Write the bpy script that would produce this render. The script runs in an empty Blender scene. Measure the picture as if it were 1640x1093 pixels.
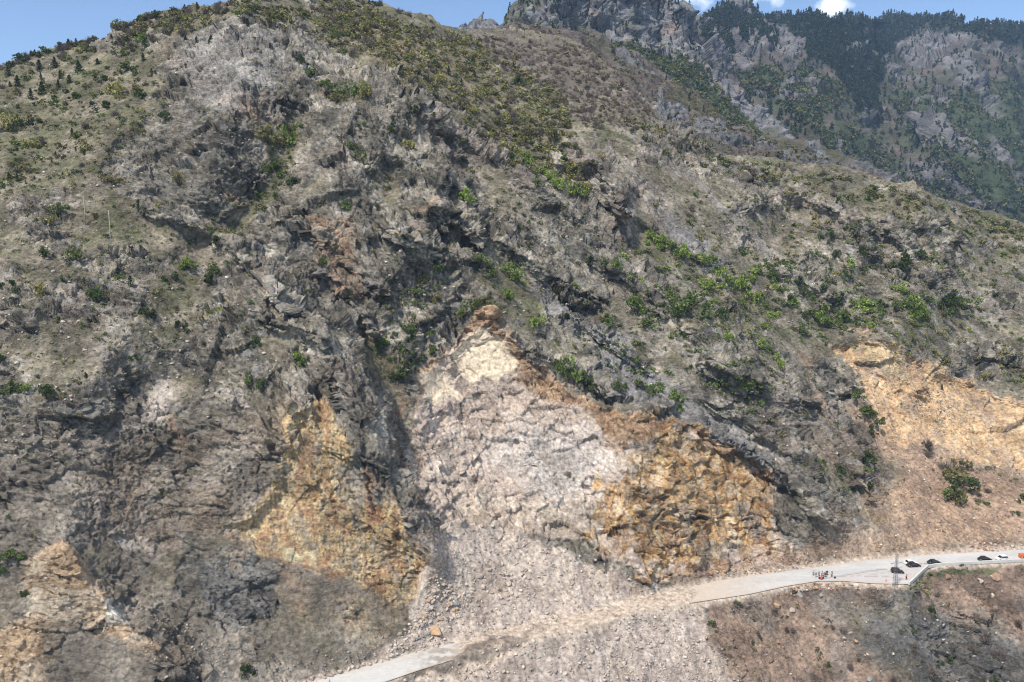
import bpy, bmesh, math, random, time
import numpy as np
from mathutils import Vector, Matrix
T0 = time.time()
R = math.radians
random.seed(11); rng = np.random.default_rng(11)
scn = bpy.context.scene
COL = scn.collection

# ------------------------------------------------------------------ camera, sky, sun, exposure
F = 1287.0; H = 112.0; PITCH = 7.81; CX, CY = 820.0, 546.5
cam_d = bpy.data.cameras.new("camera"); cam = bpy.data.objects.new("camera", cam_d); COL.objects.link(cam)
cam.location = (0, 0, H); cam.rotation_euler = (R(90 - PITCH), 0, 0)
cam_d.sensor_width = 36; cam_d.lens = 36 * F / 1640.0; cam_d.clip_start = 0.5; cam_d.clip_end = 20000
scn.camera = cam
SUN_EL, SUN_AZ = 55.0, -62.0       # azimuth from the view direction, negative = to the left ... light comes from there
world = bpy.data.worlds.new("World"); scn.world = world; world.use_nodes = True
wn, wl = world.node_tree.nodes, world.node_tree.links
wn.clear()
w_out = wn.new("ShaderNodeOutputWorld"); w_bg = wn.new("ShaderNodeBackground"); w_sky = wn.new("ShaderNodeTexSky")
w_sky.sky_type = 'NISHITA'; w_sky.sun_disc = False
w_sky.air_density = .78; w_sky.dust_density = 0.0; w_sky.ozone_density = 1.6; w_sky.altitude = 600
w_bg.inputs['Strength'].default_value = 0.14
# thin white clouds, laid out by direction in the sky
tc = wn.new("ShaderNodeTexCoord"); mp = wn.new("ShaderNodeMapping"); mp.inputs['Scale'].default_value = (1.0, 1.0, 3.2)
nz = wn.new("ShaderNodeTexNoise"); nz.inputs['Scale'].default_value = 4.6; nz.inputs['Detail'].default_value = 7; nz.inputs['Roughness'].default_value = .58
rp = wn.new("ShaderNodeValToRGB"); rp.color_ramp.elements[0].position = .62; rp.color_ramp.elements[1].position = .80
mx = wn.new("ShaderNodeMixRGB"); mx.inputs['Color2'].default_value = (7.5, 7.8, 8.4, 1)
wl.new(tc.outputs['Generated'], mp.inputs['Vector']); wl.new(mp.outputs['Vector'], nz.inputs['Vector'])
sp = wn.new("ShaderNodeSeparateXYZ"); wl.new(tc.outputs['Generated'], sp.inputs[0]); hi = wn.new("ShaderNodeMapRange"); hi.inputs['From Min'].default_value = .36; hi.inputs['From Max'].default_value = .75; hi.inputs['To Max'].default_value = .24; wl.new(sp.outputs['Z'], hi.inputs['Value'])   # unseen broken cloud added overhead as neutral fill light, clear towards the horizon
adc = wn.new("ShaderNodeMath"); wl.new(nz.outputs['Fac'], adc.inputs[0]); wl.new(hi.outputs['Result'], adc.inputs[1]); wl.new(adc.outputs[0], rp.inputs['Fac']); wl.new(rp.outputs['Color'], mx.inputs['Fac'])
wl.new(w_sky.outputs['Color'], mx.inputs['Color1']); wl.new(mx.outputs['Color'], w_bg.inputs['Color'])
def cloud(d, size, thr):      # one small cloud seen in direction d
    v = wn.new("ShaderNodeVectorMath"); v.operation = 'DISTANCE'; mm = wn.new("ShaderNodeMapping"); mm.inputs['Scale'].default_value = (1, 1, 1.7); wl.new(tc.outputs['Generated'], mm.inputs['Vector']); wl.new(mm.outputs['Vector'], v.inputs[0]); v.inputs[1].default_value = (d[0], d[1], d[2] * 1.7)
    n2 = wn.new("ShaderNodeTexNoise"); n2.inputs['Scale'].default_value = 38; n2.inputs['Detail'].default_value = 6; wl.new(tc.outputs['Generated'], n2.inputs['Vector'])
    a = wn.new("ShaderNodeMath"); a.operation = 'MULTIPLY_ADD'; wl.new(v.outputs['Value'], a.inputs[0]); a.inputs[1].default_value = -1 / size; wl.new(n2.outputs['Fac'], a.inputs[2])
    q = wn.new("ShaderNodeMapRange"); q.inputs['From Min'].default_value = thr - .22; q.inputs['From Max'].default_value = thr + .12; wl.new(a.outputs[0], q.inputs['Value'])
    m2 = wn.new("ShaderNodeMixRGB"); m2.inputs['Color2'].default_value = (9.5, 9.7, 10, 1); wl.new(q.outputs['Result'], m2.inputs['Fac'])
    src = w_bg.inputs['Color'].links[0].from_socket; wl.new(src, m2.inputs['Color1']); wl.new(m2.outputs['Color'], w_bg.inputs['Color'])
def pdir(x, y):
    c_, s_ = math.cos(R(PITCH)), math.sin(R(PITCH)); a_, b_ = (x - CX) / F, (CY - y) / F; k_ = c_ + b_ * s_
    return Vector((a_, k_, b_ * c_ - s_)).normalized()
for d_, sz_, th_ in ((pdir(1337, 8), .034, .16), (pdir(1120, -30), .12, .34), (pdir(1240, -14), .09, .38)): cloud(d_, sz_, th_)
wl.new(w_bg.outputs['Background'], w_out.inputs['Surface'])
sun_d = bpy.data.lights.new("sun", 'SUN'); sun = bpy.data.objects.new("sun", sun_d); COL.objects.link(sun)
sun_d.energy = 3.9; sun_d.angle = R(5.0); sun_d.color = (1.0, .93, .83)
# direction TO the sun: behind the camera on the left
az = R(-140)      # measured from +Y clockwise: -90 is left, -180 is behind
sdir = Vector((math.sin(az) * math.cos(R(SUN_EL)), math.cos(az) * math.cos(R(SUN_EL)), math.sin(R(SUN_EL))))
sun.rotation_euler = sdir.to_track_quat('Z', 'Y').to_euler()
w_sky.sun_elevation = R(SUN_EL); w_sky.sun_rotation = az
scn.view_settings.view_transform = 'Standard'; scn.view_settings.look = 'None'
scn.view_settings.exposure = 0.40; scn.view_settings.gamma = 1.0
try:
    scn.cycles.volume_bounces = 0; scn.cycles.max_bounces = 4; scn.cycles.diffuse_bounces = 3
    scn.cycles.transparent_max_bounces = 8; scn.cycles.use_denoising = True; scn.cycles.filter_width = 1.1
except Exception: pass

# ------------------------------------------------------------------ numeric helpers
f32 = np.float32
def hsh(ix, iy, iz, seed):
    h = (ix.astype(np.uint32) * np.uint32(0x8da6b343)) ^ (iy.astype(np.uint32) * np.uint32(0xd8163841)) ^ (iz.astype(np.uint32) * np.uint32(0xcb1ab31f)) ^ np.uint32(seed * 2654435 + 97)
    h ^= h >> np.uint32(15); h *= np.uint32(0x2c1b3c6d); h ^= h >> np.uint32(12); h *= np.uint32(0x297a2d39); h ^= h >> np.uint32(15)
    return h
_g = np.array([[1,1,0],[-1,1,0],[1,-1,0],[-1,-1,0],[1,0,1],[-1,0,1],[1,0,-1],[-1,0,-1],[0,1,1],[0,-1,1],[0,1,-1],[0,-1,-1],[1,1,0],[-1,1,0],[0,-1,1],[0,-1,-1]], f32)
def perlin(P, seed=0):
    P = P.astype(f32); i = np.floor(P); f = P - i; i = i.astype(np.int32)
    u = f * f * f * (f * (f * 6 - 15) + 10)
    out = np.zeros(len(P), f32)
    for dx in (0, 1):
        wx = u[:, 0] if dx else 1 - u[:, 0]
        for dy in (0, 1):
            wy = wx * (u[:, 1] if dy else 1 - u[:, 1])
            for dz in (0, 1):
                w = wy * (u[:, 2] if dz else 1 - u[:, 2])
                g = _g[hsh(i[:, 0] + dx, i[:, 1] + dy, i[:, 2] + dz, seed) & np.uint32(15)]
                out += w * (g[:, 0] * (f[:, 0] - dx) + g[:, 1] * (f[:, 1] - dy) + g[:, 2] * (f[:, 2] - dz))
    return out
def fbm(P, scale, oct=4, seed=0, gain=.5, ridged=False):
    s = 0; a = 1; fr = 1.0 / scale; tot = 0
    for o in range(oct):
        n = perlin(P * fr + o * 17.3, seed + o)
        if ridged: n = 1 - np.abs(n) * 2.6
        s = s + a * n; tot += a; a *= gain; fr *= 2.03
    return s / tot
def facet(P, scale, seed=0, tilt=1.0):
    """blocks: every cell has its own tilted plane; returns height (in cell units), distance to the crack, a random number per cell"""
    Q = (P / scale).astype(f32); b = np.floor(Q - .5).astype(np.int32)
    d1 = np.full(len(Q), 9, f32); d2 = d1.copy(); h1 = np.zeros(len(Q), f32); r1 = np.zeros(len(Q), f32)
    for dx in (0, 1):
        for dy in (0, 1):
            for dz in (0, 1):
                cx, cy, cz = b[:, 0] + dx, b[:, 1] + dy, b[:, 2] + dz
                h = hsh(cx, cy, cz, seed)
                a0 = (h & np.uint32(1023)).astype(f32) / 1023; a1 = ((h >> np.uint32(10)) & np.uint32(1023)).astype(f32) / 1023; a2 = ((h >> np.uint32(20)) & np.uint32(1023)).astype(f32) / 1023
                ox = Q[:, 0] - (cx + .1 + .8 * a0); oy = Q[:, 1] - (cy + .1 + .8 * a1); oz = Q[:, 2] - (cz + .1 + .8 * a2)
                d = np.sqrt(ox * ox + oy * oy + oz * oz)
                hv = (a1 - .5) * .7 + tilt * ((a2 - .5) * ox + (a0 - .5) * oy + (a1 - a2) * oz)
                m = d < d1
                d2 = np.where(m, d1, np.minimum(d2, d)); h1 = np.where(m, hv, h1); r1 = np.where(m, (a0 * 7 + a2 * 13) % 1, r1); d1 = np.where(m, d, d1)
    return h1, d2 - d1, r1
def sm(a, b, x):
    t = np.clip((x - a) / (b - a), 0, 1); return t * t * (3 - 2 * t)
def ray(u, v):
    a = (u - CX) / F; b = (CY - v) / F; c, s = math.cos(R(PITCH)), math.sin(R(PITCH))
    k = c + b * s
    return a / k, (b * c - s) / k      # x and z gained per metre of forward distance
def pl(pts, x): p = np.array(pts, float); return np.interp(x, p[:, 0], p[:, 1])

# coarse raster in photograph pixels, on which the plan of the hillside is drawn
RU0, RU1, RV0, RV1, RS = -240, 1884, -80, 1440, 4
ru = np.arange(RU0, RU1 + 1, RS).astype(f32); rv = np.arange(RV0, RV1 + 1, RS).astype(f32)
RUU, RVV = np.meshgrid(ru, rv)
def samp(A, u, v, st=RS):
    x = np.clip((u - RU0) / st, 0, A.shape[1] - 1.001); y = np.clip((v - RV0) / st, 0, A.shape[0] - 1.001)
    i = x.astype(int); j = y.astype(int); fx = (x - i).astype(f32); fy = (y - j).astype(f32)
    return (A[j, i] * (1 - fx) + A[j, i + 1] * fx) * (1 - fy) + (A[j + 1, i] * (1 - fx) + A[j + 1, i + 1] * fx) * fy
def seg_d(U, V, pts, closed=False):
    d = np.full(U.shape, 1e9, f32); n = len(pts)
    for k in range(n if closed else n - 1):
        (x0, y0), (x1, y1) = pts[k], pts[(k + 1) % n]
        dx, dy = x1 - x0, y1 - y0; L = dx * dx + dy * dy + 1e-6
        t = np.clip(((U - x0) * dx + (V - y0) * dy) / L, 0, 1)
        d = np.minimum(d, (U - x0 - t * dx) ** 2 + (V - y0 - t * dy) ** 2)
    return np.sqrt(d)
def inside(U, V, pts):
    c = np.zeros(U.shape, bool); n = len(pts)
    for k in range(n):
        (x0, y0), (x1, y1) = pts[k], pts[(k + 1) % n]
        if y0 == y1: continue
        c ^= ((y0 > V) != (y1 > V)) & (U < (x1 - x0) * (V - y0) / (y1 - y0) + x0)
    return c
def sdf(pts):      # positive inside
    return np.where(inside(RUU, RVV, pts), 1, -1).astype(f32) * seg_d(RUU, RVV, pts, True)

# ------------------------------------------------------------------ plan of the place (traced outlines)
ROAD_IN = [(-300,1300),(0,1222),(300,1146),(440,1107),(505,1092),(548,1079),(606,1063),(668,1045),(760,1022),(850,1001),(940,982),(1040,957),(1093,943),(1146,931),(1200,922),(1260,915),(1326,906),(1393,897),(1460,891),(1560,885),(1640,881),(1900,874)]
ROAD_OUT = [(-300,1350),(0,1266),(300,1188),(440,1140),(613,1094),(668,1075),(760,1046),(850,1026),(940,1006),(1040,977),(1100,967),(1200,952),(1260,939),(1310,931),(1350,931),(1400,935),(1455,936),(1487,907),(1560,902),(1640,898),(1900,888)]
ASPH_OUT = ROAD_OUT
CREST = [(-300,185),(-120,140),(0,108),(50,88),(100,74),(150,62),(180,55),(215,35),(260,18),(330,8),(420,-4),(560,-6),(610,4),(655,20),(690,22),(706,42),(740,47),(850,47),(930,68),(1000,125),(1060,186),(1120,222),(1180,246),(1260,258),(1330,262),(1400,280),(1460,298),(1500,318),(1570,335),(1640,356),(1760,400),(1900,450)]
TAN = [(0,160,.75),(120,200,.72),(60,420,.9),(200,330,1.3),(330,260,1.5),(380,130,1.1),(330,50,.7),(500,10,.6),(620,90,.56),(760,110,.48),(900,110,.44),(1000,180,.5),(900,240,.75),(700,230,.95),(620,300,1.1),
       (540,400,1.45),(620,440,1.3),(450,330,1.0),(330,420,.8),(300,500,.8),(220,560,1.0),(450,520,.95),(560,580,1.2),(760,400,1.0),(780,480,.95),(860,420,.9),(920,350,1.1),(1000,480,.8),(940,560,.85),(1060,600,.75),(1150,560,.85),
       (100,620,1.0),(60,760,1.4),(250,760,1.5),(420,760,1.8),(560,800,1.7),(640,850,1.6),(540,930,1.7),(380,960,1.5),(250,920,1.0),(120,960,1.6),(200,1060,1.1),(60,1080,1.3),(420,1050,.9),(600,1010,.9),(560,700,1.3),(340,650,1.2),
       (780,570,1.5),(760,680,1.2),(830,760,1.3),(900,830,1.5),(920,720,1.2),(800,880,.72),(900,950,.68),(720,960,.7),(720,800,.9),(1060,760,1.8),(1160,820,1.7),(1100,890,1.7),(1010,850,1.6),(1000,930,.7),(1180,920,.8),
       (1250,850,1.4),(1200,720,1.1),(1300,700,1.0),(1310,820,1.3),(1350,880,.75),(1400,860,.8),(1420,760,.85),(1400,820,1.4),(1380,580,.9),(1450,590,1.1),(1500,680,.75),(1600,680,.9),(1580,800,.65),(1640,850,.7),
       (1560,560,.72),(1400,480,.75),(1300,450,.72),(1200,400,.8),(1250,330,.75),(1350,350,.9),(1490,400,1.25),(1600,430,.8),(1640,520,.7),(1300,280,.55),(1500,330,.6),(1090,330,.75),(1080,240,.7),(1000,290,1.2)]
RIDGES = [([(430,470),(520,520),(600,700),(690,890)],-.060,60),([(600,110),(670,170),(700,290),(760,440),(790,500)],-.055,110),([(670,170),(760,225),(850,285),(940,330),(990,420)],-.035,60),
          ([(985,680),(1000,800),(1015,900)],-.022,60),([(1000,330),(1100,430),(1170,560),(1260,720),(1340,860)],-.042,85),([(1480,360),(1500,420),(1400,560)],-.028,80),
          ([(380,40),(400,130),(330,280),(240,450),(160,600)],-.055,120),([(100,870),(160,950),(290,1060)],-.030,60),([(1180,260),(1300,300),(1380,380)],-.03,70),([(700,290),(640,420),(600,470)],-.03,60),
          ([(0,470),(60,520)],-.03,60),([(470,650),(560,730),(640,840)],-.02,45),([(930,240),(990,300),(1000,360)],-.04,50),([(1120,520),(1200,600),(1260,640)],-.02,50)]
GULLIES = [([(655,770),(636,640),(600,560),(560,500),(520,470),(470,400)],.062,50),([(470,200),(440,290),(380,360),(320,400)],.035,55),([(820,430),(900,500),(1040,610),(1120,665),(1250,770)],.035,45),
           ([(1010,350),(1110,430),(1250,515),(1300,570),(1410,720)],.045,60),([(1400,300),(1420,400),(1330,510)],.03,50),([(800,210),(870,260),(940,320),(1010,390)],.04,45),([(1380,600),(1440,700),(1500,800)],.02,60),
           ([(130,700),(200,640),(300,600)],.02,50),([(560,330),(540,420),(580,480)],.03,45),([(640,250),(600,360),(640,500)],.03,50),([(1310,290),(1240,380)],.025,50)]
RIBS = [[(600,110),(680,165),(740,215),(800,250),(850,290),(930,345)],[(700,330),(800,380),(870,430),(960,470)],[(880,490),(960,530),(1040,590)],[(1000,330),(1060,370),(1150,430),(1180,500)],[(820,540),(900,585),(990,625)],[(560,540),(610,650),(660,780),(700,880)],[(1130,570),(1230,620)],
        [(1160,690),(1260,760),(1330,840)],[(1100,215),(1200,260),(1290,300),(1370,350),(1400,400)],[(1420,350),(1460,400),(1430,450)],[(1250,590),(1340,700),(1400,790)],[(745,445),(680,520),(650,590)],[(900,260),(960,250),(1000,330),(1010,380)],[(420,500),(520,540)],[(470,400),(560,460),(600,520)],
        [(360,380),(440,450),(520,520)],[(230,330),(340,370),(400,420)],[(640,250),(690,240),(740,300),(770,380)],[(620,360),(700,400),(780,420)],[(1180,330),(1240,300),(1330,330)],[(1460,360),(1520,350),(1580,400)],[(1080,650),(1150,700),(1200,720)],[(1050,470),(1120,540),(1180,600)],[(940,400),(1010,440),(1060,500)],[(1480,620),(1560,560),(1640,580)],[(1240,420),(1330,470),(1400,460)]]
SCAR = [(664,640),(672,600),(720,562),(745,535),(768,508),(795,500),(822,535),(850,585),(900,612),(960,642),(1010,652),(1060,664),(1130,688),(1190,730),(1250,772),(1240,835),(1262,888),(1180,912),(1100,928),(1040,928),(1000,895),(950,862),(870,862),(800,842),(700,856),(688,780),(650,755),(672,700)]
RIM = [(664,650),(668,600),(720,560),(745,532),(768,506),(795,498),(822,533),(850,585),(900,610),(960,640),(1000,650),(1060,662),(1130,686),(1190,728),(1256,772),(1235,780),(1150,712),(1060,680),(1005,690),(980,720),(950,672),(900,650),(850,625),(830,600),(806,545),(745,552),(700,590)]
ORANGE = [(985,650),(1060,662),(1130,688),(1190,730),(1250,772),(1238,835),(1262,888),(1180,912),(1100,928),(1040,928),(1000,892),(978,850),(975,790),(990,710)]
LEFT_OCHRE = [(462,665),(512,640),(545,690),(590,750),(650,830),(702,905),(668,960),(600,955),(545,930),(480,905),(430,900),(395,875),(345,860),(350,838),(392,828),(432,790),(455,720)]
LEFT_OCHRE_LOW = [(430,905),(480,905),(560,935),(660,965),(640,1010),(560,1060),(470,1010),(440,950)]
BL_CREAM = [(42,930),(62,885),(100,866),(128,885),(150,935),(200,980),(250,1020),(300,1062),(250,1060),(190,1020),(120,1012),(80,1050),(70,1100),(-60,1120),(-60,1000),(0,1010),(48,985)]
TALUS = [(690,845),(745,848),(800,838),(850,862),(920,888),(985,905),(1030,930),(1062,944),(1062,962),(960,1000),(850,1012),(740,1028),(650,1040),(560,1066),(500,1092),(470,1100),(560,1060),(650,1010),(668,960),(702,900)]
TALUS2 = [(640,1100),(700,1060),(770,1040),(860,1022),(960,998),(1060,972),(1120,976),(1135,1020),(1160,1060),(1190,1110),(1230,1300),(300,1300),(500,1140)]
R_SCAR = [(1326,546),(1350,538),(1390,537),(1440,546),(1500,592),(1560,612),(1600,630),(1640,640),(1760,660),(1760,770),(1640,748),(1560,742),(1490,712),(1430,700),(1395,640),(1360,585)]
R_TALUS = [(1400,640),(1440,700),(1500,712),(1560,742),(1640,750),(1760,770),(1760,880),(1640,878),(1460,888),(1393,893),(1330,903),(1260,912),(1150,928),(1080,940),(1100,926),(1262,888),(1330,870),(1430,850),(1420,780),(1440,745),(1410,720),(1360,650)]
R_BELOW = [(1060,975),(1200,955),(1310,933),(1420,940),(1490,912),(1640,902),(1800,895),(1800,1300),(1200,1300),(1150,1060),(1120,976)]
DARK_BR = [(1335,968),(1400,952),(1462,948),(1520,978),(1600,1005),(1645,1040),(1645,1140),(1480,1110),(1380,1035)]
BLUFFS = [[(200,200),(290,180),(400,200),(430,260),(420,320),(340,360),(240,330),(160,290)],[(290,60),(380,36),(460,50),(540,75),(575,100),(520,130),(500,200),(430,210),(330,180),(260,140),(270,80)],
          [(640,280),(700,250),(740,300),(760,380),(690,420),(640,400)],[(560,380),(640,360),(680,440),(640,520),(570,500)],[(890,250),(960,235),(1010,300),(1000,370),(930,330),(880,290)],
          [(700,460),(760,440),(800,480),(760,520),(690,560),(650,640),(640,560)],[(1130,570),(1200,560),(1250,600),(1240,660),(1150,640)],[(1410,360),(1480,345),(1540,370),(1560,430),(1480,460),(1400,420)],
          [(470,560),(540,530),(600,700),(690,860),(640,820),(560,720),(510,640),(470,640)],[(0,480),(60,480),(80,540),(0,560)],[(300,880),(420,890),(440,960),(430,1000),(340,990),(300,930)],
          [(600,110),(680,150),(740,200),(680,250),(620,220)],[(1250,800),(1340,790),(1380,850),(1300,880),(1240,850)],[(980,200),(1080,205),(1110,270),(1010,260)],[(0,640),(160,640),(350,690),(420,780),(330,860),(150,860),(0,800)]]

# ------------------------------------------------------------------ forward distance of the near mountainside
tp = np.array(TAN, float)
CRU, CRV = np.meshgrid(np.arange(RU0, RU1 + 1, 12), np.arange(RV0, RV1 + 1, 12))
w = np.exp(-(((CRU[..., None] - tp[:, 0]) ** 2 + (CRV[..., None] - tp[:, 1]) ** 2) / (2 * 48.0 ** 2))) + 1e-7 / (1 + ((CRU[..., None] - tp[:, 0]) ** 2 + (CRV[..., None] - tp[:, 1]) ** 2) / 1e4) ** 2
TANF = ((w * tp[:, 2]).sum(-1) / w.sum(-1)).astype(f32)
vv = np.arange(RV0, RV1 + 1).astype(f32)              # one row per pixel
UU, VV = np.meshgrid(ru, vv)
T = samp(TANF, UU, VV, 12)
v_in = pl(ROAD_IN, ru)[None, :]; v_out = pl(ROAD_OUT, ru)[None, :]
T = T + (.86 + .07 * np.sin(UU / 90.0) - T) * np.clip((VV - v_out) / 3, 0, 1)
road_band = np.clip(np.minimum(VV - v_in, v_out - VV) + .5, 0, 1)
DX, DZ = ray(UU, VV)
T = np.maximum(T, DZ + .20) * (1 - road_band)
dl = np.zeros_like(T); dl[:-1] = (DZ[:-1] - DZ[1:]) / (((T[:-1] + T[1:]) - (DZ[:-1] + DZ[1:])) / 2)
cum = np.flipud(np.cumsum(np.flipud(dl), axis=0))     # ln Y up to a constant of the column
vm = (v_in[0] + v_out[0]) / 2 - RV0; ci = np.arange(len(ru)); j0 = np.clip(vm.astype(int), 0, len(vv) - 2); ft = vm - j0
LNY = cum - (cum[j0, ci] * (1 - ft) + cum[j0 + 1, ci] * ft)[None] + np.log(-H / (DZ[j0, ci] * (1 - ft) + DZ[j0 + 1, ci] * ft))[None]
kb = 9; pad = np.pad(LNY, ((0, 0), (kb, kb)), mode='edge'); cs = np.cumsum(np.pad(pad, ((0, 0), (1, 0))), axis=1)
LB = (cs[:, 2 * kb + 1:] - cs[:, :-2 * kb - 1]) / (2 * kb + 1); wb = sm(4, 90, VV - v_out) + sm(4, 90, v_in - VV); LNY = LNY * (1 - wb) + LB * wb
rel = np.zeros(RUU.shape, f32)
for pts, amp, wd in RIDGES + GULLIES:
    d = seg_d(RUU, RVV, pts); rel += amp * np.exp(-np.sqrt((d / wd) ** 2 + .02) * 1.5)
sd_scar = sdf(SCAR); sd_lo = sdf(LEFT_OCHRE); sd_rs = sdf(R_SCAR)
rel += -.016 * sm(-2, 14, sdf([(42,930),(62,885),(100,866),(128,885),(150,935),(300,1062),(250,1150),(-120,1150),(-120,1000),(0,1000)])) + .008 * sm(0, 30, sd_scar) + .010 * sm(0, 22, sd_lo) + .010 * sm(0, 18, sd_rs)
d_road = np.where(RVV < pl(ROAD_IN, RUU), pl(ROAD_IN, RUU) - RVV, np.maximum(RVV - pl(ROAD_OUT, RUU), 0))
ribm = np.zeros(RUU.shape, f32)
for pts in RIBS:
    d = seg_d(RUU, RVV, pts); ribm = np.maximum(ribm, np.exp(-(d / 15) ** 2)); dn = seg_d(RUU, RVV, [(x + 16, y - 12) for x, y in pts]); rel += -.016 * np.exp(-(d / 13) ** 2) + .008 * np.exp(-(dn / 14) ** 2)
rel *= sm(6, 90, d_road)
def near_Y(u, v):
    x = (u - RU0) / RS; y = (v - RV0); x = np.clip(x, 0, LNY.shape[1] - 1.001); y = np.clip(y, 0, LNY.shape[0] - 1.001)
    i = x.astype(int); j = y.astype(int); fx = x - i; fy = y - j
    L = (LNY[j, i] * (1 - fx) + LNY[j, i + 1] * fx) * (1 - fy) + (LNY[j + 1, i] * (1 - fx) + LNY[j + 1, i + 1] * fx) * fy
    return np.exp(L) * (1 + samp(rel, u, v))

# ------------------------------------------------------------------ sheets of terrain
def grid_normals(P):
    a = np.gradient(P, axis=1); b = np.gradient(P, axis=0); n = np.cross(a, b)
    n /= np.linalg.norm(n, axis=2, keepdims=True) + 1e-9
    n[n[..., 1] > 0.9] *= 1
    flip = (n[..., 2] < 0) & True
    n[flip] *= -1
    return n.astype(f32)
def blur(A, k):
    for ax in (0, 1):
        c = np.cumsum(np.concatenate([np.repeat(A.take([0], ax), k + 1, ax), A, np.repeat(A.take([-1], ax), k, ax)], ax), axis=ax, dtype=np.float64)
        n = A.shape[ax]
        A = ((c.take(range(2 * k + 1, 2 * k + 1 + n), ax) - c.take(range(n), ax)) / (2 * k + 1)).astype(f32)
    return A
def grid_mesh(name, P, colr, mat, rough=1.0):
    nr, nc = P.shape[:2]; N = nr * nc
    me = bpy.data.meshes.new(name)
    idx = np.arange(N, dtype=np.int32).reshape(nr, nc)
    q = np.stack([idx[:-1, :-1], idx[:-1, 1:], idx[1:, 1:], idx[1:, :-1]], -1).reshape(-1, 4)
    me.vertices.add(N); me.vertices.foreach_set("co", P.reshape(-1).astype(f32))
    me.loops.add(q.size); me.loops.foreach_set("vertex_index", q.reshape(-1))
    me.polygons.add(len(q)); me.polygons.foreach_set("loop_start", np.arange(0, q.size, 4, dtype=np.int32))
    me.update(calc_edges=True)
    at = me.color_attributes.new("albedo", 'FLOAT_COLOR', 'POINT')
    c4 = np.ones((N, 4), f32); c4[:, :3] = colr.reshape(-1, 3); c4[:, 3] = rough; at.data.foreach_set("color", c4.reshape(-1))
    me.materials.append(mat)
    o = bpy.data.objects.new(name, me); COL.objects.link(o); o["kind"] = "structure"
    return o

def new_mat(name, rough=.95):
    m = bpy.data.materials.new(name); m.use_nodes = True
    b = m.node_tree.nodes["Principled BSDF"]; b.inputs['Roughness'].default_value = rough
    try: b.inputs['Specular IOR Level'].default_value = .12
    except Exception: pass
    return m, m.node_tree.nodes, m.node_tree.links, b
def rock_material(name, s1, bump_d, contrast=.42):
    m, n, l, b = new_mat(name)
    at = n.new("ShaderNodeAttribute"); at.attribute_name = "albedo"
    tcn = n.new("ShaderNodeTexCoord")
    a = n.new("ShaderNodeTexNoise"); a.inputs['Scale'].default_value = 1 / s1; a.inputs['Detail'].default_value = 8; a.inputs['Roughness'].default_value = .78
    v = n.new("ShaderNodeTexNoise"); v.inputs['Scale'].default_value = 1 / (s1 * 2.6); v.inputs['Detail'].default_value = 9; v.inputs['Roughness'].default_value = .74; v.inputs['Distortion'].default_value = .6
    mpn = n.new("ShaderNodeMapping"); mpn.inputs['Rotation'].default_value = (.5, .75, .2); mpn.inputs['Scale'].default_value = (.45, 1.0, 1.5)
    mr = n.new("ShaderNodeMapRange"); mr.inputs['From Min'].default_value = .3; mr.inputs['From Max'].default_value = .7
    mr.inputs['To Min'].default_value = 1 - contrast; mr.inputs['To Max'].default_value = 1 + contrast
    mul = n.new("ShaderNodeVectorMath"); mul.operation = 'SCALE'
    l.new(tcn.outputs['Object'], a.inputs['Vector']); l.new(tcn.outputs['Object'], mpn.inputs['Vector']); l.new(mpn.outputs['Vector'], v.inputs['Vector'])
    l.new(a.outputs['Fac'], mr.inputs['Value']); l.new(at.outputs['Color'], mul.inputs[0]); l.new(mr.outputs['Result'], mul.inputs['Scale'])
    l.new(mul.outputs['Vector'], b.inputs['Base Color'])
    ad = n.new("ShaderNodeMath"); ad.operation = 'ADD'; ad.operation = 'MULTIPLY_ADD'; l.new(v.outputs['Fac'], ad.inputs[0]); ad.inputs[1].default_value = 3.0; l.new(a.outputs['Fac'], ad.inputs[2])
    bp = n.new("ShaderNodeBump"); l.new(at.outputs['Alpha'], bp.inputs['Strength']); bp.inputs['Distance'].default_value = bump_d
    l.new(ad.outputs[0], bp.inputs['Height']); l.new(bp.outputs['Normal'], b.inputs['Normal'])
    return m
M_rock = rock_material("weathered_rock_and_scree", 1.3, .80, .72)
M_far = rock_material("distant_rock", 6.0, 3.0, .35)

def C(*a): return np.array(a, f32)
def mixc(col, c2, m):
    m = np.broadcast_to(np.asarray(m, f32), (len(col),)); return col + (np.asarray(c2, f32) - col) * m[:, None]

# -------- the near mountainside
DU = 1.46
us = np.arange(-180, 1830, DU).astype(f32)
ctop = pl(CREST, us).astype(f32)
for k, a, s_ in ((1, 2.2, 31.0), (2, 1.3, 12.0), (3, .7, 5.0)): ctop += a * np.interp(us / s_, np.arange(-40, 400), rng.uniform(-1, 1, 440)).astype(f32)
NR = 930
s = np.linspace(0, 1, NR).astype(f32)
VB = np.maximum(1180.0, pl(ROAD_OUT, us) + 70)
U = np.repeat(us[None], NR, 0); V = VB[None] + (ctop[None] - VB[None]) * s[:, None]
dx, dz = ray(U, V); Y = near_Y(U, V)
P = np.stack([Y * dx, Y, H + Y * dz], -1).astype(f32)
# the back of the ridge
NB = 26
top = P[-1]; back = []
for k in range(1, NB + 1):
    t = k / NB; d = 220 * t ** 1.6
    q = top.copy(); q[:, 1] += d; q[:, 0] += d * (top[:, 0] / top[:, 1]); q[:, 2] -= 2.0 * (t * 14) ** 1.5 * .9
    back.append(q)
P = np.concatenate([P, np.stack(back)], 0)
U = np.concatenate([U, np.repeat(U[-1:], NB, 0)], 0); V = np.concatenate([V, np.repeat(V[-1:], NB, 0)], 0)
NRT = NR + NB; shp = P.shape[:2]
Uf, Vf = U.reshape(-1), V.reshape(-1)
P0 = P.reshape(-1, 3).copy()
N0 = grid_normals(blur(P, 12)).reshape(-1, 3)
road_d = samp(d_road, Uf, Vf)
A_road = sm(0, 14, road_d)
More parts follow.
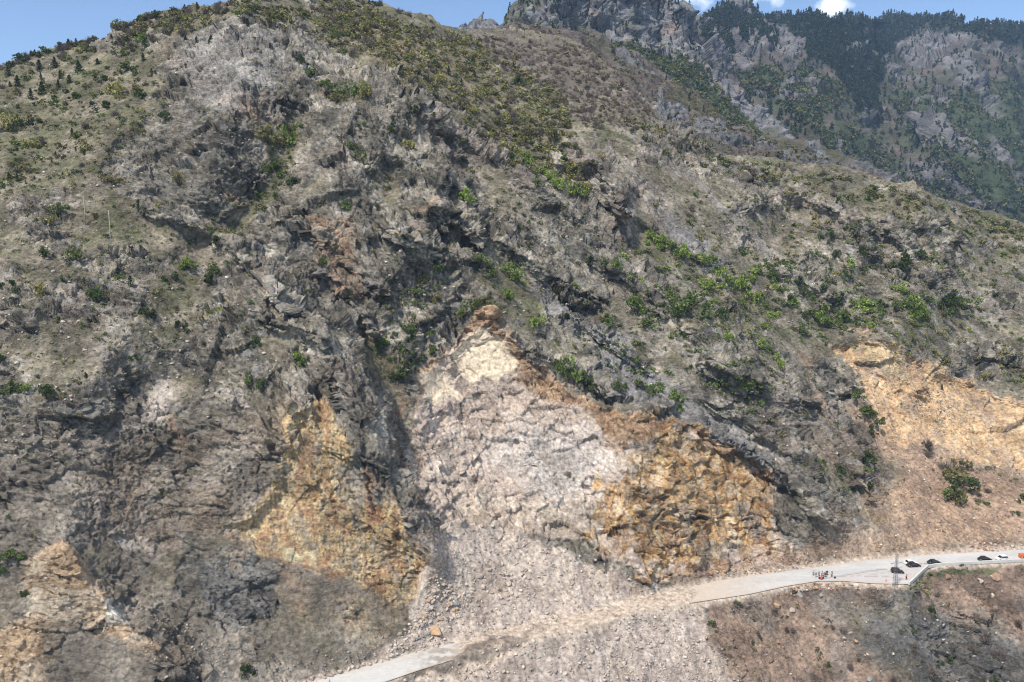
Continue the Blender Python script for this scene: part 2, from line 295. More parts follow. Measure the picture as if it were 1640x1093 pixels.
# warped plan coordinates, so that traced outlines come out ragged
w1 = perlin(P0 / 16, 51); w2 = perlin(P0 / 16 + 9, 52); w3 = perlin(P0 / 4.5, 53); w4 = perlin(P0 / 4.5 + 5, 54); w5 = perlin(P0 / 1.6, 55)
Uw = Uf + (w1 * 26 + w3 * 13 + w5 * 6); Vw = Vf + (w2 * 22 + w4 * 11 - w5 * 5)
def M(poly, soft=6, off=0): return sm(-soft, soft, samp(sdf(poly), Uw, Vw) + off)
m_scar, m_rim, m_or = M(SCAR, 3), M(RIM, 9), M(ORANGE, 16, w3 * 34 + w1 * 26 + 30 * perlin(P0 * C(.5, .5, .06), 57))
m_lo, m_lol, m_bl = M(LEFT_OCHRE, 5), M(LEFT_OCHRE_LOW, 12), M(BL_CREAM, 5)
m_ta, m_ta2 = M(TALUS, 6), M(TALUS2, 8)
m_rs, m_rt, m_rb = M(R_SCAR, 5), M(R_TALUS, 30), M(R_BELOW, 8)
m_dk = M(DARK_BR, 22)
m_bluff = np.zeros(len(Uf), f32)
for b_ in BLUFFS: m_bluff = np.maximum(m_bluff, M(b_, 14))
GRASSY = [[(-60,120),(110,80),(240,80),(280,130),(190,240),(120,290),(-60,330)],[(560,-20),(740,40),(940,60),(1060,190),(1000,240),(880,200),(900,300),(800,230),(700,160),(600,100),(520,50)],
          [(430,210),(480,200),(460,300),(380,380),(310,370),(420,300)],[(1090,215),(1400,280),(1640,360),(1640,420),(1400,340),(1250,300)],[(570,520),(640,560),(640,640),(610,620)],
          [(250,440),(330,450),(300,540),(200,560)],[(800,410),(900,500),(860,520)],[(200,20),(600,-10),(600,60),(420,20),(300,60)],[(1000,350),(1120,420),(1260,520),(1500,500),(1480,560),(1300,550),(1120,520)],[(150,330),(300,380),(120,400)]]
m_grz = np.zeros(len(Uf), f32)
for b_ in GRASSY: m_grz = np.maximum(m_grz, M(b_, 22))
soft = np.maximum.reduce([m_ta, m_ta2, m_rt * .8, m_rb * .5 * (1 - m_dk) * sm(.34, .14, fbm(P0, 20, 3, 79))])
big = fbm(P0, 60, 3, 3)
# bedding: thin layers that dip to the right
bn = np.array([.52, -.25, .82], f32); bn /= np.linalg.norm(bn)
lay = P0 @ bn + 5 * perlin(P0 / 22, 21) + 1.6 * perlin(P0 / 6, 22)
def saw(x): t = x - np.floor(x); return np.where(t < .72, t / .72, (1 - t) / .28) - .5
n_big = fbm(P0, 34, 3, 7, ridged=True) - .55
fA, cA, rA = facet(P0 + np.stack([w1, w2, w1], -1) * 6, 15.0, 31, 1.3)
m_rightm = sm(760, 1050, Uf) * sm(780, 600, Vf)
rocky = sm(-.10, .14, fbm(P0, 26, 4, 61) + .06 - .42 * m_grz + .5 * m_bluff - .10 * m_rightm + .42 * samp(ribm, Uw, Vw))
rocky = np.maximum(rocky, np.maximum.reduce([m_scar, m_lo, m_bl, m_rs]))
hard = rocky * (1 - soft)
amp = A_road * (.28 + .72 * hard)
calm = .78 - .5 * sm(600, 700, Vf) * sm(760, 640, Uf)
h = amp * calm * (n_big * 2.2 + fA * 3.8 * hard)
P1 = P0 + N0 * (h * (1 - .4 * m_scar) * (1 - .8 * soft))[:, None]
P1g = P1.reshape(*shp, 3); N1 = grid_normals(blur(P1g, 3)).reshape(-1, 3)
flat = N1[:, 2]
def frame(t, n):
    t = np.array(t, float); t /= np.linalg.norm(t); n = np.array(n, float); n -= t * (n @ t); n /= np.linalg.norm(n); return t.astype(f32), n.astype(f32), np.cross(t, n).astype(f32)
t1, n1_, b1 = frame((.60, -.50, -.62), (.3, -.6, .75)); t2, n2_, b2 = frame((1, -.12, -.16), (.1, -.5, .85))
zone = (fbm(P0, 70, 2, 71) + (Uf - 430) / 420 > 0) & (fbm(P0, 45, 2, 72) < .22)
PR = np.where(zone[:, None], np.stack([P1 @ t1 * .34, P1 @ n1_, P1 @ b1 * 1.15], -1), np.stack([P1 @ t2 * .36, P1 @ n2_ * 1.1, P1 @ b2], -1))
var = np.clip(.62 + 1.7 * fbm(P0, 24, 2, 73), .12, 1.35)
fE, cE, rE = facet(PR + np.stack([w3, w4, w3], -1) * 1.0, 8.5, 35, 1.6)
fB, cB, rB = facet(PR + np.stack([w3, w4, w3], -1) * 1.0, 4.0, 32, 1.6)
fC, cC, rC = facet(PR * 1.0 + np.stack([w5, w5, w3], -1) * .35, 1.75, 33, 1.6)
fD, cD, rD = facet(PR * C(1.35, 1, 1), .95, 34, 1.7)
crag = fbm(P1, 7.5, 4, 41, .6, ridged=True) - .52
lays = saw(lay / 4.2) * .9 + saw(lay / 1.7 + 3 * w1) * .42
scar_in = m_scar * (1 - m_or); fs_, _, rs_ = facet(P1 * C(1, 1, 1.5) + np.stack([w3, w4, w3], -1) * .8, 6.0, 44, 1.8)
slab = np.maximum(M([(728,575),(745,550),(800,536),(812,560),(835,585),(800,600),(740,600)], 5), M([(678,602),(705,598),(728,632),(690,640)], 5))
rug = 1 - .36 * scar_in - .80 * slab - .45 * m_lo - .5 * m_bl - .35 * m_or * m_scar - .6 * m_rs; rug = np.clip(rug, .12, 1)
lmask = np.clip(.45 + 1.4 * fbm(P0, 45, 2, 77) + .5 * m_lo, 0, 1)
h2 = A_road * hard * rug * (var * (fE * 3.4 * (.4 + .6 * calm) + fB * 2.4 + fC * 1.15 + crag * .45) + lays * 1.1 * lmask - .35 * np.exp(-cB * 10) - .25 * np.exp(-cE * 14))
h2 += A_road * m_scar * (1 - slab) * fs_ * (1.15 + .5 * m_or)
h2 += A_road * (.22 + .78 * hard) * fD * .5 * (1 - .6 * slab) * (1 - .45 * scar_in) * (1 - .4 * np.maximum(m_lo, m_or * m_scar)) * (.55 + .45 * hard) + A_road * (1 - hard) * (fC * .32 * var + crag * .45 + .5 * fbm(P1, 2.2, 3, 76)) * (1 - .5 * soft)
fine = np.clip(.25 + 1.6 * fbm(P0, 14, 2, 74), 0, 1)
h2 -= soft * A_road * fD * .28 * (1 - fine * .8)
fuz = fbm(P0 * C(1, .6, .6), 9, 3, 75, ridged=True) - .5; h2 += soft * A_road * fuz * .9
# debris spread over the buried stretch of road
deb = np.clip(M([(745,1120),(700,1072),(735,1052),(770,1020),(860,990),(960,970),(1060,938),(1118,950),(1075,985),(900,1060)], 7), 0, 1)
ondeb = (1 - A_road) * deb
P2 = P1 + N1 * h2[:, None]
P2[:, 2] += ondeb * (.35 + .35 * w3 + .5 * np.maximum(fD, 0)) - (1 - A_road) * (1 - deb) * .15
P2g = P2.reshape(*shp, 3); N2 = grid_normals(P2g).reshape(-1, 3)
print("terrain shape", round(time.time() - T0, 1))
# -------- what the ground is made of (true surface colours)
mo = fbm(P0, 11, 4, 81); mo2 = fbm(P0, 3.2, 3, 82); mo3 = fbm(P0, 90, 2, 83); gr = perlin(P0 / .8, 84)
vs = perlin(P0 * C(1 / 1.1, 1 / 1.1, 1 / 9.0), 85); vs2 = perlin(P0 * C(1 / .6, 1 / .6, 1 / 14.0), 86); vs3 = perlin(P0 * C(1 / 3.2, 1 / 3.2, 1 / 26.0) + w3[:, None] * .25, 87)
col = np.zeros((len(Uf), 3), f32) + C(.265, .236, .188)
col = mixc(col, C(.39, .352, .295), sm(.0, .35, mo + mo2 * .6))
col = mixc(col, C(.13, .122, .105), sm(-.04, .26, -mo + mo2 * .6 + .15 * vs))
col = mixc(col, C(.27, .225, .19), .6 * sm(.08, .3, fbm(P0, 40, 3, 88)))
col *= (.82 + .36 * rB)[:, None]; col *= (.80 + .40 * rC)[:, None]; col *= (.84 + .32 * rD)[:, None]
col = mixc(col, C(.40, .29, .20), .75 * sm(.30, .42, fbm(P0, 13, 3, 89)) * m_bluff)
soilc = mixc(np.zeros_like(col) + C(.19, .168, .12), C(.295, .255, .195), sm(-.2, .3, mo2 + .5 * mo))
soilc = mixc(soilc, C(.16, .152, .095), sm(0, .35, fbm(P0, 9, 4, 90) + .22 * m_grz) * sm(700, 540, Vf))
soilc = mixc(soilc, C(.31, .24, .15), M([(560,20),(700,70),(780,160),(700,140),(600,90)], 30) * .6)
soilc = mixc(soilc, C(.17, .14, .12), M([(740,50),(950,60),(1090,190),(950,190),(820,110)], 25) * .8)
rsn = sm(.55, .82, flat + .25 * mo2 - .55 * rocky + .35 * m_grz + .22)
col = col * (1 - rsn[:, None]) + soilc * rsn[:, None]
st = fbm(np.stack([P0 @ t1 * .16, P0 @ n1_ * .3, P0 @ b1], -1), 7.0, 4, 101, .6)
sk = sm(900, 1050, Uf) * (1 - rocky * .6) * (1 - soft * .4)
col = mixc(col, C(.33, .30, .27), .75 * sk * sm(.06, .26, st)); col = mixc(col, C(.13, .12, .10), .6 * sk * sm(.06, .28, -st))
col = mixc(col, C(.46, .34, .22), .8 * M([(1380,800),(1400,785),(1442,790),(1440,835),(1400,850),(1372,830)], 8) * sm(-.3, .1, mo2)); col = mixc(col, C(.44, .31, .21), .7 * M([(1278,560),(1290,565),(1318,640),(1340,680),(1330,690),(1300,630)], 5))
col = mixc(col, C(.265, .20, .15), .6 * M([(1240,690),(1380,680),(1440,800),(1430,860),(1300,900),(1250,800)], 40) * sm(-.3, .15, fbm(P0, 16, 3, 103)))
col = mixc(col, C(.36, .34, .31), .55 * sm(.10, .3, fbm(P0, 4.5, 3, 104)) * rocky); 
# grey scree streaks
scree = np.maximum.reduce([M([(860,440),(900,470),(1040,590),(1130,655),(1250,745),(1262,775),(1180,725),(1100,672),(1020,640),(900,520)], 10), M([(1060,340),(1120,370),(1180,430),(1150,430),(1080,380)], 10), M([(880,170),(900,200),(870,215)], 8)])
col = mixc(col, C(.27, .26, .255), scree * .8)
pale = np.maximum(M([(270,100),(300,92),(345,95),(362,125),(340,135),(295,128)], 5), M([(240,600),(275,610),(270,690),(230,680)], 9))
col = mixc(col, C(.50, .43, .37), pale)
col = mixc(col, C(.36, .34, .32), M([(290,60),(380,34),(440,45),(450,110),(380,180),(300,150)], 15) * .6)
face = np.maximum.reduce([M([(490,350),(555,345),(565,400),(590,480),(560,480),(520,450),(500,400)], 9), M([(525,680),(560,700),(540,720)], 5)])
col = mixc(col, C(.42, .30, .21), face * sm(-.25, .25, mo2 + .1))
col = mixc(col, C(.38, .20, .11), M([(286,680),(300,690),(302,750),(286,740)], 8) * .8)
# left lower wall, ochre with dark vertical streaks
brn = M([(300,700),(460,640),(700,880),(660,1000),(430,900),(330,850),(200,850),(120,760)], 18)
col = mixc(col, C(.29, .215, .155), .75 * brn * sm(-.35, .2, mo)); col = mixc(col, C(.40, .32, .22), .6 * brn * sm(.05, .3, mo2 + .5 * vs)); col = mixc(col, C(.15, .132, .115), .4 * brn * sm(.05, .3, vs2 - .5 * mo2))
lowl = sm(600, 720, Vf) * sm(700, 560, Uf) * (1 - m_bl); col = mixc(col, C(.34, .295, .245), .6 * lowl * sm(-.3, .2, fbm(P0, 30, 3, 78)))
oc = mixc(np.zeros_like(col) + C(.50, .35, .185), C(.60, .47, .27), sm(-.1, .35, mo2 + vs * .6))
oc = mixc(oc, C(.28, .235, .17), sm(.0, .3, vs2 + .3 * mo)); oc = mixc(oc, C(.30, .17, .10), sm(.1, .4, -mo + vs * .3) * .8)
oc = mixc(oc, C(.60, .52, .33), M([(436,868),(500,880),(506,902),(430,896)], 5) * .8)
oc = mixc(oc, C(.27, .14, .09), M([(425,900),(500,905),(500,950),(470,985),(450,960)], 7) * .9)
oc = mixc(oc, C(.25, .24, .23), sm(.12, .35, fbm(P0, 18, 3, 91)) * .8)
oc = mixc(oc, C(.29, .265, .23), .35 * sm(.12, .30, vs3)); oc = mixc(oc, C(.33, .19, .11), .6 * sm(.12, .32, -vs3 + .2 * mo2)); oc = mixc(oc, C(.16, .14, .115), .3 * sm(.15, .32, vs + .5 * vs3))
col = col * (1 - m_lo[:, None]) + oc * m_lo[:, None]
col = col * (1 - (.55 * m_lol * sm(-.2, .3, mo))[:, None]) + oc * (.55 * m_lol * sm(-.2, .3, mo))[:, None]
bl = mixc(np.zeros_like(col) + C(.52, .38, .25), C(.68, .57, .44), sm(-.15, .3, mo + .3 * mo2)); bl = mixc(bl, C(.36, .23, .13), sm(.1, .35, fbm(P0, 8, 3, 92)) * .9)
bl = mixc(bl, C(.60, .59, .54), M([(150,955),(200,960),(215,1000),(150,1000)], 8) * .7)
col = col * (1 - m_bl[:, None]) + bl * m_bl[:, None]
bls = M([(60,1010),(130,1000),(260,1040),(320,1100),(60,1120)], 12); col = mixc(col, C(.26, .225, .185), bls * .8)
col = mixc(col, C(.27, .235, .19), M([(190,930),(260,930),(330,1020),(440,1060),(560,1060),(640,1010),(640,1050),(480,1110),(330,1130),(240,1000)], 14) * .7)
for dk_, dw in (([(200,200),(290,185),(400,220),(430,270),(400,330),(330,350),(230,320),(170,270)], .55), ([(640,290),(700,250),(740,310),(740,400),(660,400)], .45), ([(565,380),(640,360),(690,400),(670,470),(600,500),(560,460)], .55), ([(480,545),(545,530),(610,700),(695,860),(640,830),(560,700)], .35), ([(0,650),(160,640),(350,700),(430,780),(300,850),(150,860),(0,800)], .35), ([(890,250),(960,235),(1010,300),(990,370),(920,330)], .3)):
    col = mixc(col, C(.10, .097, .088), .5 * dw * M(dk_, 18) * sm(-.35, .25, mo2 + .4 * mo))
bluegrey = M([(310,900),(400,895),(432,930),(430,990),(350,985)], 12); col = mixc(col, C(.25, .265, .28), bluegrey * .35)
# the fresh slide
sc = mixc(np.zeros_like(col) + C(.46, .375, .31), C(.56, .475, .40), sm(-.15, .3, mo + .2 * mo2)); sc = mixc(sc, C(.40, .325, .28), sm(.05, .35, mo2 + .5 * fbm(P0, 20, 2, 93)))
sc = mixc(sc, C(.52, .485, .45), M([(840,690),(960,700),(965,760),(880,800),(780,720)], 25) * .6)
sc = mixc(sc, C(.34, .28, .21), M([(720,790),(800,800),(900,810),(980,820),(990,900),(930,880),(850,850),(720,850)], 20) * .65 * sm(-.35, .2, mo2))
sc = mixc(sc, C(.64, .53, .39), slab * .9)
col = col * (1 - m_scar[:, None]) + sc * m_scar[:, None]
og = mixc(np.zeros_like(col) + C(.53, .325, .15), C(.62, .46, .26), sm(-.1, .3, mo2 + .5 * vs)); og = mixc(og, C(.25, .145, .09), .85 * sm(.02, .26, -mo * .7 + .7 * vs2 + .4 * vs)); og = mixc(og, C(.30, .26, .22), sm(.12, .35, fbm(P0, 16, 3, 94)))
og = mixc(og, C(.32, .27, .22), .45 * sm(.12, .3, vs3)); og = mixc(og, C(.62, .52, .38), .6 * sm(.10, .3, -vs3 + .3 * mo2)); og = mixc(og, C(.17, .11, .08), .3 * sm(.16, .34, vs + .4 * vs3)); mm = m_or * m_scar; col = col * (1 - mm[:, None]) + og * mm[:, None]
col = mixc(col, mixc(np.zeros_like(col) + C(.30, .19, .115), C(.48, .33, .20), sm(-.1, .35, mo2)), .9 * m_rim * m_scar * (1 - slab))
col = mixc(col, C(.19, .11, .075), M([(628,620),(640,640),(656,750),(648,755)], 5) * .8)
# right scar
rs = mixc(np.zeros_like(col) + C(.52, .355, .205), C(.62, .455, .28), sm(-.1, .3, mo2)); rs = mixc(rs, C(.40, .28, .20), sm(.0, .35, fbm(P0, 14, 3, 95)))
rs = mixc(rs, C(.58, .45, .27), M([(1395,545),(1440,550),(1450,600),(1410,585)], 8) * .8)
rs = mixc(rs, C(.36, .29, .22), .6 * sm(.08, .3, vs3)); col = col * (1 - m_rs[:, None]) + rs * m_rs[:, None]
rt = mixc(np.zeros_like(col) + C(.30, .205, .145), C(.40, .27, .18), sm(-.2, .3, mo2 + .4 * mo)); col = col * (1 - .85 * m_rt[:, None]) + rt * .85 * m_rt[:, None]
rbk = mixc(np.zeros_like(col) + C(.225, .162, .122), C(.30, .21, .155), sm(-.2, .3, mo2 + .4 * mo)); rbk = mixc(rbk, C(.20, .175, .155), .6 * sm(.0, .25, fbm(P0 * C(1.6, .8, .8), 18, 3, 96)))
wr = .92 * m_rb * (1 - m_dk); col = col * (1 - wr[:, None]) + rbk * wr[:, None]
col = mixc(col, C(.135, .13, .125), .85 * m_dk * sm(-.4, .15, mo))
# talus
ta = mixc(np.zeros_like(col) + C(.42, .35, .30), C(.35, .28, .225), sm(-.1, .3, fbm(P0, 12, 3, 97))); ta = mixc(ta, C(.52, .455, .40), sm(.1, .4, mo2)); fl = fbm(np.stack([P0[:, 0] * 1.0 + P0[:, 1] * .15, P0[:, 1] * .10, P0[:, 2] * .12], -1), 5.0, 4, 102); ta = mixc(ta, C(.50, .42, .345), .8 * sm(.05, .2, fl)); ta = mixc(ta, C(.30, .25, .215), .7 * sm(.06, .24, -fl))
ta *= .96
for mk in (m_ta, m_ta2 * (A_road > .2)): col = col * (1 - mk[:, None]) + ta * mk[:, None]
track = M([(640,1096),(735,1040),(850,1016),(940,996),(1040,962),(1110,950),(1110,966),(1040,982),(950,1003),(850,1034),(790,1060),(700,1100)], 4)
trc = mixc(np.zeros_like(col) + C(.45, .37, .295), C(.38, .305, .24), sm(0, .3, mo2)); trc = mixc(trc, C(.14, .115, .095), M([(620,1110),(700,1058),(790,1030),(880,1012),(860,1024),(770,1050),(740,1060),(700,1085),(660,1110)], 6) * .85)
tw = np.maximum(track, (1 - A_road)); col = col * (1 - tw[:, None]) + trc * tw[:, None]
col = mixc(col, C(.13, .14, .075), M([(1490,912),(1550,905),(1620,903),(1620,909),(1550,917),(1500,920)], 3) * .85)
col = mixc(col, C(.13, .14, .07), M([(1440,940),(1490,918),(1500,930),(1460,960)], 8) * .6)
col *= (1 + .16 * gr)[:, None] * (.90 + .20 * rD)[:, None]
col = np.clip(col, .02, .8)
bump = np.clip((.95 - .45 * soft - .65 * slab - .35 * scar_in - .25 * m_lo - .3 * m_rs) * (1 - .9 * tw) * (.55 + .9 * np.clip(.5 + 1.5 * fbm(P0, 12, 2, 99), 0, 1)), .05, 1.2)
mountain = grid_mesh("mountainside", P2g, col, M_rock, bump)
del oc, bl, sc, og, rs, rt, rbk, ta, trc, soilc
print("terrain colour", round(time.time() - T0, 1))
GP = P2g; GN = N1.reshape(*shp, 3)
def at(u, v):
    """the surface point of the near mountainside that lies in the photograph's direction (u, v)"""
    i = min(max(int(round((u - us[0]) / DU)), 0), len(us) - 1)
    j = int(round((v - VB[i]) / (ctop[i] - VB[i]) * (NR - 1))); j = min(max(j, 0), NR - 1)
    return GP[j, i]
def at_n(u, v):
    i = np.clip(((u - us[0]) / DU).round().astype(int), 0, len(us) - 1)
    j = np.clip(((v - VB[i]) / (ctop[i] - VB[i]) * (NR - 1)).round().astype(int), 0, NR - 1)
    return GP[j, i]

# -------- farther sheets
def far_sheet(name, u0, u1, du, topl, vb, Y0, tanf, nrows, sc_, colf, nback=14, seed=0, wob=1.5, relief=(), ridges=()):
    us_ = np.arange(u0, u1, du).astype(f32); tp_ = pl(topl, us_).astype(f32)
    tp_ = tp_ + wob * (np.interp(us_ / 17.0, np.arange(-40, 400), rng.uniform(-1, 1, 440)) + .6 * np.interp(us_ / 6.0, np.arange(-40, 800), rng.uniform(-1, 1, 840))).astype(f32)
    vb_ = pl(vb, us_) if isinstance(vb, list) else np.full(len(us_), vb)
    s_ = np.linspace(0, 1, nrows)
    U_ = np.repeat(us_[None], nrows, 0); V_ = vb_[None] + (tp_[None] - vb_[None]) * s_[:, None]
    dx_, dz_ = ray(U_, V_); T_ = np.maximum(tanf(U_, V_), dz_ + .15)
    L = np.zeros_like(T_); L[1:] = np.cumsum((dz_[1:] - dz_[:-1]) / ((T_[1:] + T_[:-1] - dz_[1:] - dz_[:-1]) / 2), 0)
    Y_ = Y0 * np.exp(L)
    for pts, a_, w_ in ridges: Y_ = Y_ * (1 + a_ * np.exp(-seg_d(U_, V_, pts) / w_))
    P_ = np.stack([Y_ * dx_, Y_, H + Y_ * dz_], -1).astype(f32)
    bk = []
    for k in range(1, nback + 1):
        d = 500 * (k / nback) ** 1.6; q = P_[-1].copy(); q[:, 1] += d; q[:, 0] += d * (q[:, 0] / q[:, 1]); q[:, 2] -= d * .55; bk.append(q)
    P_ = np.concatenate([P_, np.stack(bk)], 0); U_ = np.concatenate([U_, np.repeat(U_[-1:], nback, 0)], 0); V_ = np.concatenate([V_, np.repeat(V_[-1:], nback, 0)], 0)
    sh = P_.shape[:2]; Pf = P_.reshape(-1, 3); n_ = grid_normals(blur(P_, 6)).reshape(-1, 3)
    rk, colr = None, None
    hA, _, _ = facet(Pf + 3 * sc_ * perlin(Pf / (8 * sc_), seed + 1)[:, None], 14 * sc_, seed, 1.4); hB, cB_, rb_ = facet(Pf * C(1, 1, .6), 5 * sc_, seed + 2, 1.5); hC, _, _ = facet(Pf, 2.2 * sc_, seed + 3, 1.5)
    rd = fbm(Pf, 40 * sc_, 4, seed + 5, ridged=True) - .35
    rock = colf(None, U_.reshape(-1), V_.reshape(-1), Pf, None)
    hh = rd * 6 * sc_ + rock * (hA * 5.5 * sc_ + hB * 2.4 * sc_ + hC * 1.0 * sc_) + (1 - rock) * hC * .4 * sc_
    Pn = Pf + n_ * hh[:, None]
    colr = colf(1, U_.reshape(-1), V_.reshape(-1), Pf, rock) * (.85 + .3 * rb_)[:, None]
    o = grid_mesh(name, Pn.reshape(*sh, 3), np.clip(colr, .02, .8), M_far)
    G_ = Pn.reshape(*sh, 3)
    def look(u, v):
        i = np.clip(((u - us_[0]) / du).round().astype(int), 0, len(us_) - 1)
        t = (v - vb_[i]) / (tp_[i] - vb_[i]); j = np.clip((t * (nrows - 1)).round().astype(int), 0, nrows - 1)
        return G_[j, i], (t >= 0) & (t <= 1)
    return o, look, us_, tp_
def pm(polys, U_, V_, P_, soft=8, wob=14, sc_=40):
    a = perlin(P_ / sc_, 7) * wob + perlin(P_ / (sc_ * .3), 8) * wob * .5; m_ = np.zeros(len(U_), f32)
    for p_ in polys: m_ = np.maximum(m_, sm(-soft, soft, samp(sdf(p_), U_ + a, V_ - a)))
    return m_
L2_ROCK = [[(1020,165),(1090,165),(1110,215),(1040,215)],[(975,78),(1010,95),(1060,118),(1040,122),(990,100)],[(1280,225),(1330,238),(1335,260),(1290,250)],[(1140,190),(1230,220),(1250,250),(1150,230)],[(1330,250),(1400,270),(1470,320),(1400,300)],[(1210,235),(1330,260),(1500,340),(1460,360),(1300,290)]]
def col_L2(k, U_, V_, P_, rock):
    if k is None: return np.clip(pm(L2_ROCK, U_, V_, P_, 6, 12, 30) + .9 * sm(.22, .34, fbm(P_, 70, 3, 14)), 0, 1)
    c = mixc(np.zeros((len(U_), 3), f32) + C(.175, .145, .125), C(.13, .125, .075), sm(-.1, .3, fbm(P_, 45, 3, 15)))
    return mixc(c, mixc(np.zeros_like(c) + C(.27, .27, .275), C(.17, .17, .175), sm(-.1, .3, fbm(P_, 9, 3, 16))), rock)
L2_TOP = [(700,60),(740,50),(800,42),(860,42),(950,48),(985,72),(1040,100),(1080,128),(1130,165),(1180,198),(1230,222),(1290,232),(1340,246),(1400,272),(1450,300),(1520,322),(1600,350),(1700,400),(1800,450)]
L2 = far_sheet("brown_spur", 690, 1790, 1.6, L2_TOP, [(690,120),(900,150),(1000,230),(1100,290),(1400,350),(1640,440),(1800,520)], 560.0, lambda a, b: .5 + 0 * a, 190, 1.3, col_L2, seed=100)
def col_L3(k, U_, V_, P_, rock):
    if k is None: return np.clip(.25 + 1.0 * sm(-.12, .10, fbm(P_, 70, 3, 17) + .16) - pm([[(1010,85),(1110,100),(1160,160),(1250,230),(1150,220),(1060,150)]], U_, V_, P_, 10), 0, 1)
    c = mixc(np.zeros((len(U_), 3), f32) + C(.13, .13, .085), C(.09, .11, .05), pm([[(1000,80),(1110,100),(1160,160),(1250,240),(1150,240),(1060,170)]], U_, V_, P_, 10))
    r_ = mixc(np.zeros_like(c) + C(.29, .285, .285), C(.16, .16, .168), sm(-.05, .3, fbm(P_ * C(1, 1, .35), 12, 3, 18))); r_ = mixc(r_, C(.36, .28, .24), .7 * sm(.12, .35, fbm(P_, 30, 3, 19)))
    return mixc(c, r_, rock)
L3_TOP = [(690,90),(730,52),(742,44),(748,30),(768,24),(786,30),(794,42),(800,40),(808,20),(822,4),(850,-8),(950,-14),(1040,-10),(1075,0),(1098,8),(1110,30),(1120,62),(1128,92),(1170,130),(1230,180),(1290,260),(1340,330)]
L3 = far_sheet("rock_cliffs", 690, 1330, 1.5, L3_TOP, [(690,130),(900,110),(1000,160),(1150,250),(1340,400)], 900.0, lambda a, b: .62 + 1.5 * sm(70, 20, b) * sm(790, 830, a), 170, 2.6, col_L3, seed=120,
                ridges=[([(850,0),(870,60)],-.03,25),([(930,0),(940,60)],.03,18),([(1000,0),(1010,70)],-.03,22),([(1085,10),(1100,90)],-.05,25),([(1050,10),(1050,80)],.03,14)])
L4_CON = [[(1120,60),(1140,12),(1180,14),(1220,45),(1190,80),(1130,80)],[(1200,10),(1300,18),(1380,22),(1520,18),(1540,30),(1700,40),(1700,80),(1600,70),(1500,55),(1400,70),(1300,75),(1230,40)],
          [(1290,60),(1400,60),(1450,50),(1420,100),(1400,150),(1400,210),(1360,180),(1330,110),(1290,95)],[(1210,40),(1250,60),(1240,85),(1170,70),(1160,50)]]
L4_GRN = [[(1180,100),(1300,110),(1360,160),(1300,210),(1240,160),(1180,150)],[(1420,160),(1640,130),(1700,330),(1640,350),(1540,300),(1440,210)],[(1300,200),(1400,230),(1520,300),(1640,350),(1640,380),(1480,300),(1330,250)]]
L4_ROC = [[(1130,60),(1165,40),(1210,90),(1200,110),(1140,100)],[(1240,60),(1260,40),(1300,60),(1260,110)],[(1270,130),(1300,128),(1320,160),(1290,165),(1220,165),(1210,150)],[(1360,60),(1410,30),(1425,40),(1390,75)],[(1440,60),(1500,32),(1540,40),(1540,60),(1480,100),(1430,90)],[(1530,120),(1570,118),(1572,140),(1540,145)],
          [(1370,160),(1400,170),(1410,200),(1370,200)],[(1450,195),(1520,205),(1535,235),(1480,225)],[(1450,255),(1510,255),(1570,300),(1560,330),(1490,290)]]
def col_L4(k, U_, V_, P_, rock):
    if k is None: return np.clip(pm(L4_ROC, U_, V_, P_, 6, 12, 60) + .9 * sm(.06, .18, fbm(P_ * C(1, 1, .55), 110, 4, 24)), 0, 1) * (1 - .8 * pm([L4_CON[1]], U_, V_, P_, 5, 5, 60))
    c = mixc(np.zeros((len(U_), 3), f32) + C(.15, .125, .105), C(.10, .10, .07), sm(-.1, .2, fbm(P_, 120, 3, 25)))
    c = mixc(c, C(.075, .095, .048), pm(L4_GRN, U_, V_, P_, 14, 16, 70)); c = mixc(c, C(.03, .042, .035), pm(L4_CON, U_, V_, P_, 6, 8, 60))
    r_ = mixc(np.zeros_like(c) + C(.23, .22, .215), C(.12, .118, .12), sm(-.05, .3, fbm(P_ * C(1, 1, .4), 28, 3, 26)))
    return mixc(c, r_, rock)
L4_TOP = [(1060,60),(1100,44),(1118,30),(1135,18),(1165,10),(1195,20),(1230,24),(1300,24),(1380,30),(1420,26),(1450,24),(1520,27),(1540,40),(1640,42),(1740,52),(1860,60)]
L4 = far_sheet("far_mountain_range", 1050, 1860, 1.5, L4_TOP, [(1050,150),(1200,260),(1400,340),(1640,420),(1860,500)], 1150.0, lambda a, b: .60 + .1 * np.sin(a / 40) , 300, 5.0, col_L4, seed=140, wob=1.0,
                ridges=[([(1165,20),(1200,90),(1260,160),(1320,230)],-.08,45),([(1270,40),(1330,120),(1400,210)],.07,40),([(1420,40),(1440,120),(1500,220),(1600,320)],-.07,50),([(1560,60),(1620,200),(1640,330)],.06,45)])
print("sheets", round(time.time() - T0, 1))
# sheet of valley floor far below, reaching past everything
vf = bmesh.new()
for x, y in ((-3300, -350), (3300, -350), (3300, 3700), (-3300, 3700)): vf.verts.new((x, y, -130))
vf.faces.new(vf.verts); me = bpy.data.meshes.new("valley_floor"); vf.to_mesh(me); vf.free()
mv, n_, l_, b_ = new_mat("valley_ground"); nt = n_.new("ShaderNodeTexNoise"); nt.inputs['Scale'].default_value = .02; nt.inputs['Detail'].default_value = 8
rr = n_.new("ShaderNodeValToRGB"); rr.color_ramp.elements[0].color = (.10, .11, .06, 1); rr.color_ramp.elements[1].color = (.2, .18, .13, 1)
tcv = n_.new("ShaderNodeTexCoord"); l_.new(tcv.outputs['Object'], nt.inputs['Vector']); l_.new(nt.outputs['Fac'], rr.inputs['Fac']); l_.new(rr.outputs['Color'], b_.inputs['Base Color']); me.materials.append(mv)
o = bpy.data.objects.new("valley_floor", me); COL.objects.link(o); o["kind"] = "structure"
